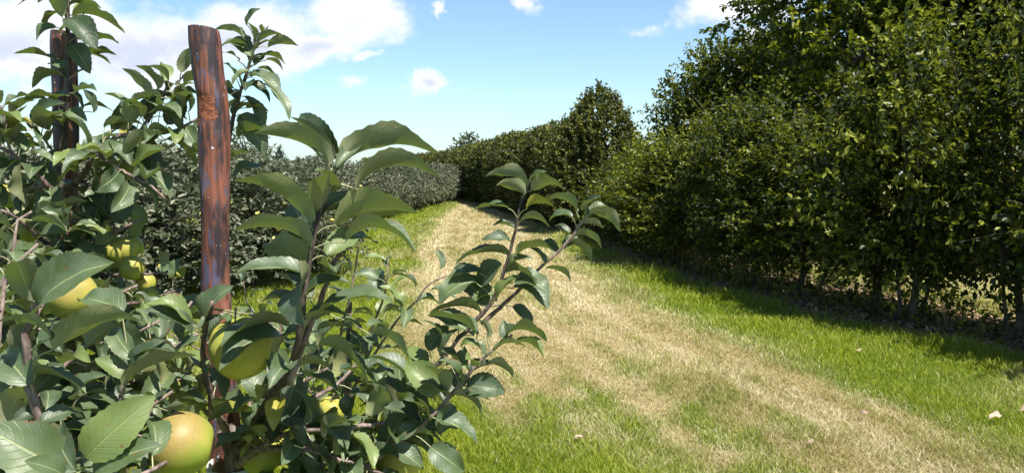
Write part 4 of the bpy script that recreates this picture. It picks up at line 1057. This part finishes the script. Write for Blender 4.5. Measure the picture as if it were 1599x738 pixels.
# ---- tree three, close by at the corner
tx3, ty3 = -0.80, 0.98
T3 = apple_tree(tx3, ty3, 'apple tree close by in the lower corner, big pale veined leaves on grey shoots', [(tx3, ty3, -0.05), (tx3 + 0.01, ty3, 0.5), (tx3, ty3 + 0.02, 0.9), (tx3 + 0.03, ty3, 1.2)], 0.026, 0.012)
p3 = lambda z: (tx3 + 0.02, ty3, z)
Fd = 0.84
def br3(pts_, **kw): # starts on the trunk
    P = [np.array(p3(kw.pop('z', 1.0)))] + [at(*q) for q in pts_]
    return branch(T3, P, kw.pop('r0', 0.008), kw.pop('r1', 0.0024), world=True, **kw)
br3([(66, 760, 0.86), (57, 650, Fd), (46, 590, Fd), (44, 545, Fd), (50, 500, Fd), (56, 470, Fd)], z=0.95, r0=0.009, r1=0.0042, seed=50, n=34, depth=Fd, keys=[
    (62, 480, 163, 408, 62, 0.62, 25, 0.10, -0.02), (50, 470, 26, 408, 20, 0.60, 32, 0.10, -0.04), (83, 546, 214, 494, -34, 0.46, 26, 0.12, 0.0), (80, 530, 4, 496, -30, 0.50, 26, 0.12, 0.0), (46, 588, 132, 612, -18, 0.5, 28, 0.14, 0.0), (40, 560, -20, 616, 60, 0.62, 20, 0.08, -0.02),
    (48, 600, 5, 545, 45, 0.6, 22, 0.1, 0.03), (55, 610, 98, 566, 50, 0.55, 22, 0.1, 0.04), (60, 640, 15, 660, 50, 0.6, 22, 0.12, -0.02), (62, 660, 118, 640, 40, 0.55, 22, 0.12, 0.03)])
br3([(60, 745, 0.80), (90, 735, 0.79), (105, 725, 0.78)], z=0.95, seed=51, depth=0.76, r1=0.004, keys=[(104, 738, -22, 668, 62, 0.66, 20, 0.10, -0.02), (134, 714, 238, 620, 72, 0.56, 16, 0.08, 0.02), (146, 740, 248, 694, 45, 0.5, 22, 0.1, 0.0), (120, 735, 90, 660, 50, 0.5, 24, 0.1, 0.05), (100, 745, 40, 720, 50, 0.6, 22, 0.1, -0.03)])
br3([(140, 760, 0.98), (180, 660, 1.0), (192, 604, 1.0), (215, 560, 1.02)], z=1.0, seed=52, depth=1.0, keys=[(192, 604, 304, 556, -26, 0.5, 26, 0.12), (200, 590, 150, 560, 40, 0.55, 22, 0.12), (205, 575, 255, 530, 50, 0.5, 24, 0.1), (210, 560, 175, 512, 45, 0.5, 24, 0.1), (212, 560, 270, 545, 20, 0.5, 24, 0.12), (190, 620, 240, 640, 20, 0.5, 24, 0.12), (185, 640, 140, 620, 30, 0.55, 22, 0.12), (192, 490, 126, 466, 22, 0.6, 26, 0.1, 0.03)], auto=5, size=0.07)
for i, pp in enumerate([[(0, 700, 1.0), (60, 620, 1.02), (110, 560, 1.05), (150, 520, 1.08)], [(60, 740, 1.05), (140, 690, 1.06), (210, 650, 1.08), (270, 610, 1.10)], [(-20, 640, 1.1), (30, 540, 1.15), (70, 470, 1.18), (90, 430, 1.2)], [(-20, 600, 1.0), (0, 500, 1.02), (10, 440, 1.05), (15, 410, 1.05)],
                        [(80, 760, 1.12), (170, 730, 1.12), (230, 700, 1.14), (300, 660, 1.18)], [(-10, 680, 1.2), (100, 600, 1.25), (180, 540, 1.28), (250, 500, 1.3)], [(40, 790, 0.9), (130, 775, 0.9), (210, 745, 0.92), (260, 720, 0.95)], [(30, 560, 1.22), (100, 500, 1.26), (160, 470, 1.3), (215, 445, 1.32)],
                        [(90, 660, 1.2), (170, 610, 1.24), (240, 560, 1.28), (310, 520, 1.3)], [(-30, 560, 1.25), (-10, 470, 1.3), (20, 420, 1.32), (60, 380, 1.34)]]):
    br3(pp, z=1.0, seed=60 + i, auto=24, size=0.088, t0=0.3)

extra = [[(-20, 720, 0.95), (30, 690, 0.96), (80, 650, 0.98), (130, 640, 1.0)], [(60, 760, 1.15), (150, 740, 1.2), (230, 720, 1.22), (310, 725, 1.25)], [(120, 700, 1.3), (190, 640, 1.34), (250, 610, 1.36), (300, 580, 1.38)],
         [(0, 620, 1.2), (60, 570, 1.22), (120, 545, 1.24), (190, 530, 1.26)], [(40, 700, 1.25), (110, 640, 1.3), (160, 580, 1.34), (230, 555, 1.36)], [(10, 520, 1.35), (40, 460, 1.38), (75, 420, 1.4), (120, 400, 1.42)],
         [(150, 650, 1.4), (220, 560, 1.44), (260, 520, 1.46), (300, 470, 1.48)], [(0, 480, 1.4), (20, 400, 1.42), (25, 350, 1.44), (50, 330, 1.46)], [(190, 600, 1.3), (240, 640, 1.32), (290, 640, 1.34)]]
for i, pp in enumerate(extra):
    br3(pp, z=1.05, seed=160 + i, auto=24, size=0.088, t0=0.3)
for i, pp in enumerate([[(375, 735, 1.40), (440, 722, 1.40), (510, 715, 1.42), (570, 700, 1.45)], [(372, 745, 1.40), (450, 760, 1.36), (540, 745, 1.34), (640, 720, 1.34)], [(366, 700, 1.42), (400, 610, 1.5), (430, 560, 1.54), (440, 500, 1.56)],
                        [(362, 690, 1.44), (320, 640, 1.5), (280, 600, 1.54), (240, 570, 1.56)], [(372, 700, 1.38), (420, 640, 1.34), (470, 600, 1.32), (520, 570, 1.32)], [(560, 735, 1.34), (600, 690, 1.36), (640, 640, 1.38), (660, 590, 1.40)], [(390, 700, 1.3), (470, 700, 1.26), (540, 720, 1.24), (600, 740, 1.22)]]):
    branch(T1, pp, 0.006, 0.0022, auto=20, size=0.08, seed=180 + i, t0=0.2)

# ---- tree four, smaller, behind the shoots of the nearest one
tx4, ty4 = -0.52, 2.45
T4 = apple_tree(tx4, ty4, 'small apple tree in the grass behind the nearest tree, short leafy shoots', [(tx4, ty4, -0.05), (tx4 + 0.02, ty4, 0.4), (tx4, ty4, 0.8), (tx4 + 0.01, ty4, 1.2)], 0.024, 0.008)
def br4(z, pts_, **kw):
    return branch(T4, [np.array((tx4, ty4, z))] + [at(*q) for q in pts_], 0.006, 0.002, world=True, **kw)
br4(0.95, [(560, 560, 2.4), (590, 490, 2.35), (604, 440, 2.3), (606, 405, 2.3)], auto=16, size=0.085, seed=80)
br4(0.9, [(580, 560, 2.3), (620, 500, 2.25), (650, 470, 2.2), (668, 445, 2.2), (700, 430, 2.2)], auto=16, size=0.085, seed=81)
br4(0.85, [(530, 540, 2.4), (545, 470, 2.35), (555, 420, 2.35), (560, 380, 2.3)], auto=14, size=0.08, seed=82)
br4(0.8, [(500, 560, 2.5), (430, 520, 2.5), (390, 480, 2.45), (380, 440, 2.4)], auto=16, size=0.09, seed=83)
br4(0.8, [(470, 600, 2.5), (400, 570, 2.5), (300, 540, 2.45), (240, 500, 2.4)], auto=18, size=0.09, seed=84)
br4(0.7, [(520, 600, 2.4), (470, 560, 2.35), (420, 500, 2.3)], auto=14, size=0.085, seed=85)
br4(0.6, [(480, 640, 2.4), (400, 640, 2.3), (300, 620, 2.2)], auto=18, size=0.09, seed=86)

# ---- apples, one object each
def near_apple(px, py, dpx, Y, tilt, label, seed, lobes=0.02, blush=0.4):
    r = dpx / F * Y / 2; p = at(px, py, Y); gg = np.random.default_rng(seed)
    root = empty('apple', tuple(p)); root.rotation_euler = (R(tilt[0]), R(tilt[1]), 0); tag(root, label, 'apple')
    pr = apple_profile(); pr = spline(np.column_stack([pr, 0 * pr[:, 0]]), 40)[:, :2]; pr[0, 0] = pr[-1, 0] = 0.0
    pr[:, 0] = np.maximum(pr[:, 0], 0)
    V, f = lathe(pr, 40, r, lobes, seed)
    bdir = np.array(Vector((-0.25, -0.45, 0.85)).normalized()); Rm = np.array(root.rotation_euler.to_matrix())
    link('flesh', mesh_arrays('flesh', V, f, True, {'blush': (unit(V) @ Rm.T) @ bdir}), root, [M['apple']]).color = (blush, 0, 0, 1)
    mb = MB(); mb.tube(spline([(0, 0, r * 0.70), (0.002, 0.001, r * 1.0), (0.006, 0.002, r * 1.35)], 6), [0.0018, 0.0015, 0.0014, 0.0014, 0.0016, 0.002], 6); mb.build('stalk', M['twig'], root)
    cb = MB()
    for k_ in range(5):
        a = k_ * 1.2566; b_ = np.array([math.cos(a) * 0.003, math.sin(a) * 0.003, -r * 0.80]); d_ = np.array([math.cos(a), math.sin(a), 0])
        s_ = np.array([-math.sin(a), math.cos(a), 0])
        cb.add(np.array([b_ - s_ * 0.002, b_ + s_ * 0.002, b_ + d_ * 0.004 + s_ * 0.001 + [0, 0, -r * 0.12], b_ + d_ * 0.004 - s_ * 0.001 + [0, 0, -r * 0.12]]), [(0, 1, 2, 3)])
    cb.build('calyx', M['calyx'], root)
    return root
near_apple(376, 543, 98, 1.18, (10, -8), 'large green apple hanging before the thick stake, half behind a drooping leaf', 1, 0.03, 0.25)
near_apple(284, 692, 100, 1.06, (18, -78), 'large brownish blushed apple low down beside the foot of the thick stake', 2, 0.03, 0.8)
near_apple(112, 462, 74, 1.16, (15, 12), 'lumpy yellow apple with a red blush behind the big pale corner leaf', 3, 0.08, 0.7)
near_apple(200, 389, 46, 1.72, (8, 6), 'yellow apple, topmost of the little cluster between the stakes', 4)
near_apple(206, 418, 38, 1.66, (-30, 10), 'yellow green apple in the middle of the cluster, showing its dark eye', 5)
near_apple(228, 441, 30, 1.70, (5, -10), 'smallest yellow apple, lowest of the cluster between the stakes', 6)
near_apple(179, 393, 34, 1.70, (5, -12), 'shaded yellow apple tucked behind the cluster between the stakes', 7)
near_apple(516, 642, 48, 1.36, (12, 5), 'apple with a sunlit top resting on the low branch over the grass', 8)
near_apple(408, 708, 66, 1.36, (10, 25), 'pale yellow apple just beside the pale strap on the trunk', 9)
near_apple(434, 692, 34, 1.52, (0, 10), 'little pale apple peeping out beside the one near the strap', 10)
near_apple(622, 722, 70, 1.34, (8, -6), 'big green apple low in the leaves of the shoot nearest the track', 11, 0.03)
near_apple(586, 708, 40, 1.50, (8, -6), 'sunlit apple mostly covered by leaves near the big green one', 12)
near_apple(38, 362, 40, 1.78, (0, 8), 'orange yellow apple in the shade under the further stake tree', 13)
near_apple(12, 306, 40, 1.80, (0, 8), 'orange yellow apple cut by the picture edge, high in the further tree', 14)
near_apple(470, 460, 22, 2.3, (0, 8), 'small apple seen through the leaves of the small tree behind', 15)

# ------------------------------------------------------------------ under the hedge: litter, weeds
g = np.random.default_rng(91)
n = 34000
y = 4 + 22 * g.random(n) ** 1.4; x = hedge_x(y) - 1.1 + 2.8 * g.random(n)
P = np.stack([x, y, ground_z(x, y) + 0.006 + 0.015 * g.random(n)], 1)
D = rand_dirs(n, g) * np.array([1, 1, 0.35]); Nn = unit(np.array([0, 0, 1.0]) + rand_dirs(n, g) * 0.5)
v, f = leaf_cards(P, D, Nn, 0.03 + 0.04 * g.random(n), 0.55, g)
tag(link('leaf_litter', mesh_arrays('leaf_litter', v, f, False, {'rnd': np.repeat(g.random(n), 6)}), None, [M['litter']]), 'dry brown leaf litter under the loose hedge', 'leaf litter', kind='stuff')
# dry stems and weeds
mb = MB()
for i in range(700):
    y = 4.5 + 15 * g.random(); x = hedge_x(y) - 0.35 + 1.6 * g.random(); h = 0.12 + 0.35 * g.random()
    a = np.array([x, y, 0.0]); e = a + np.array([g.normal() * 0.12, g.normal() * 0.12, h])
    mb.tube(spline([a, a * 0.5 + e * 0.5 + g.normal(size=3) * 0.02, e], 5), np.linspace(0.004, 0.0015, 5), 4, cap=False, rnd=g.random())
tag(mb.build('undergrowth', M['drystem']), 'dry stalks standing among the stems of the loose hedge', 'dry stalks', kind='stuff')
n = 650
y = 5 + 13 * g.random(n); x = hedge_x(y) - 0.55 + 2.2 * g.random(n)
k_ = 9
Pw = np.repeat(np.stack([x, y, 0 * x + 0.02], 1), k_, 0) + np.abs(g.normal(size=(n * k_, 3))) * np.array([0, 0, 0.09]) + g.normal(size=(n * k_, 3)) * np.array([0.07, 0.07, 0])
v, f = leaf_cards(Pw, rand_dirs(n * k_, g) + [0, 0, 0.5], unit(rand_dirs(n * k_, g) + [0, 0, 1.0]), 0.04 + 0.06 * g.random(n * k_), 0.4, g)
tag(link('weeds', mesh_arrays('weeds', v, f, False, {'rnd': np.repeat(0.4 + 0.6 * g.random(n * k_), 6)}), None, [M['hedge_leaf']]), 'low green weeds scattered below the loose hedge', 'weeds', kind='stuff')

# fallen leaves on the grass
for (px, py, s, lab) in [(1545, 664, 0.10, 'curled withered leaf, pale brown, lying flat on the verge'), (1592, 652, 0.085, 'upturned whitish withered leaf at the picture edge on the verge'), (1343, 658, 0.06, 'small pink brown withered leaf alone in the dry grass'),
                         (1262, 703, 0.045, 'tiny pale withered leaf in the darker grass by the wheel rut'), (1338, 556, 0.05, 'little withered leaf on the green verge in the sun'), (898, 696, 0.05, 'brown withered leaf on the green patch below the apple shoots')]:
    yy_ = CAM_H / math.tan(math.atan((py - 369) / F) + PITCH); p = at(px, py, yy_); p[2] = 0.045
    mb = MB(); a = random.random() * 0.8 - 0.4
    t = p + np.array([math.cos(a) * s, math.sin(a) * s * 0.4, 0.015])
    V, f, UV = leaf_geo(p, t, np.array([0.1, -0.35, 1.0]), ratio=0.6, fold=0.5, bend=0.16, wave=0.25, seed=int(px))
    mb.add(V, f, random.random(), UV); tag(mb.build('fallen_leaf', M['fallen']), lab, 'leaf')
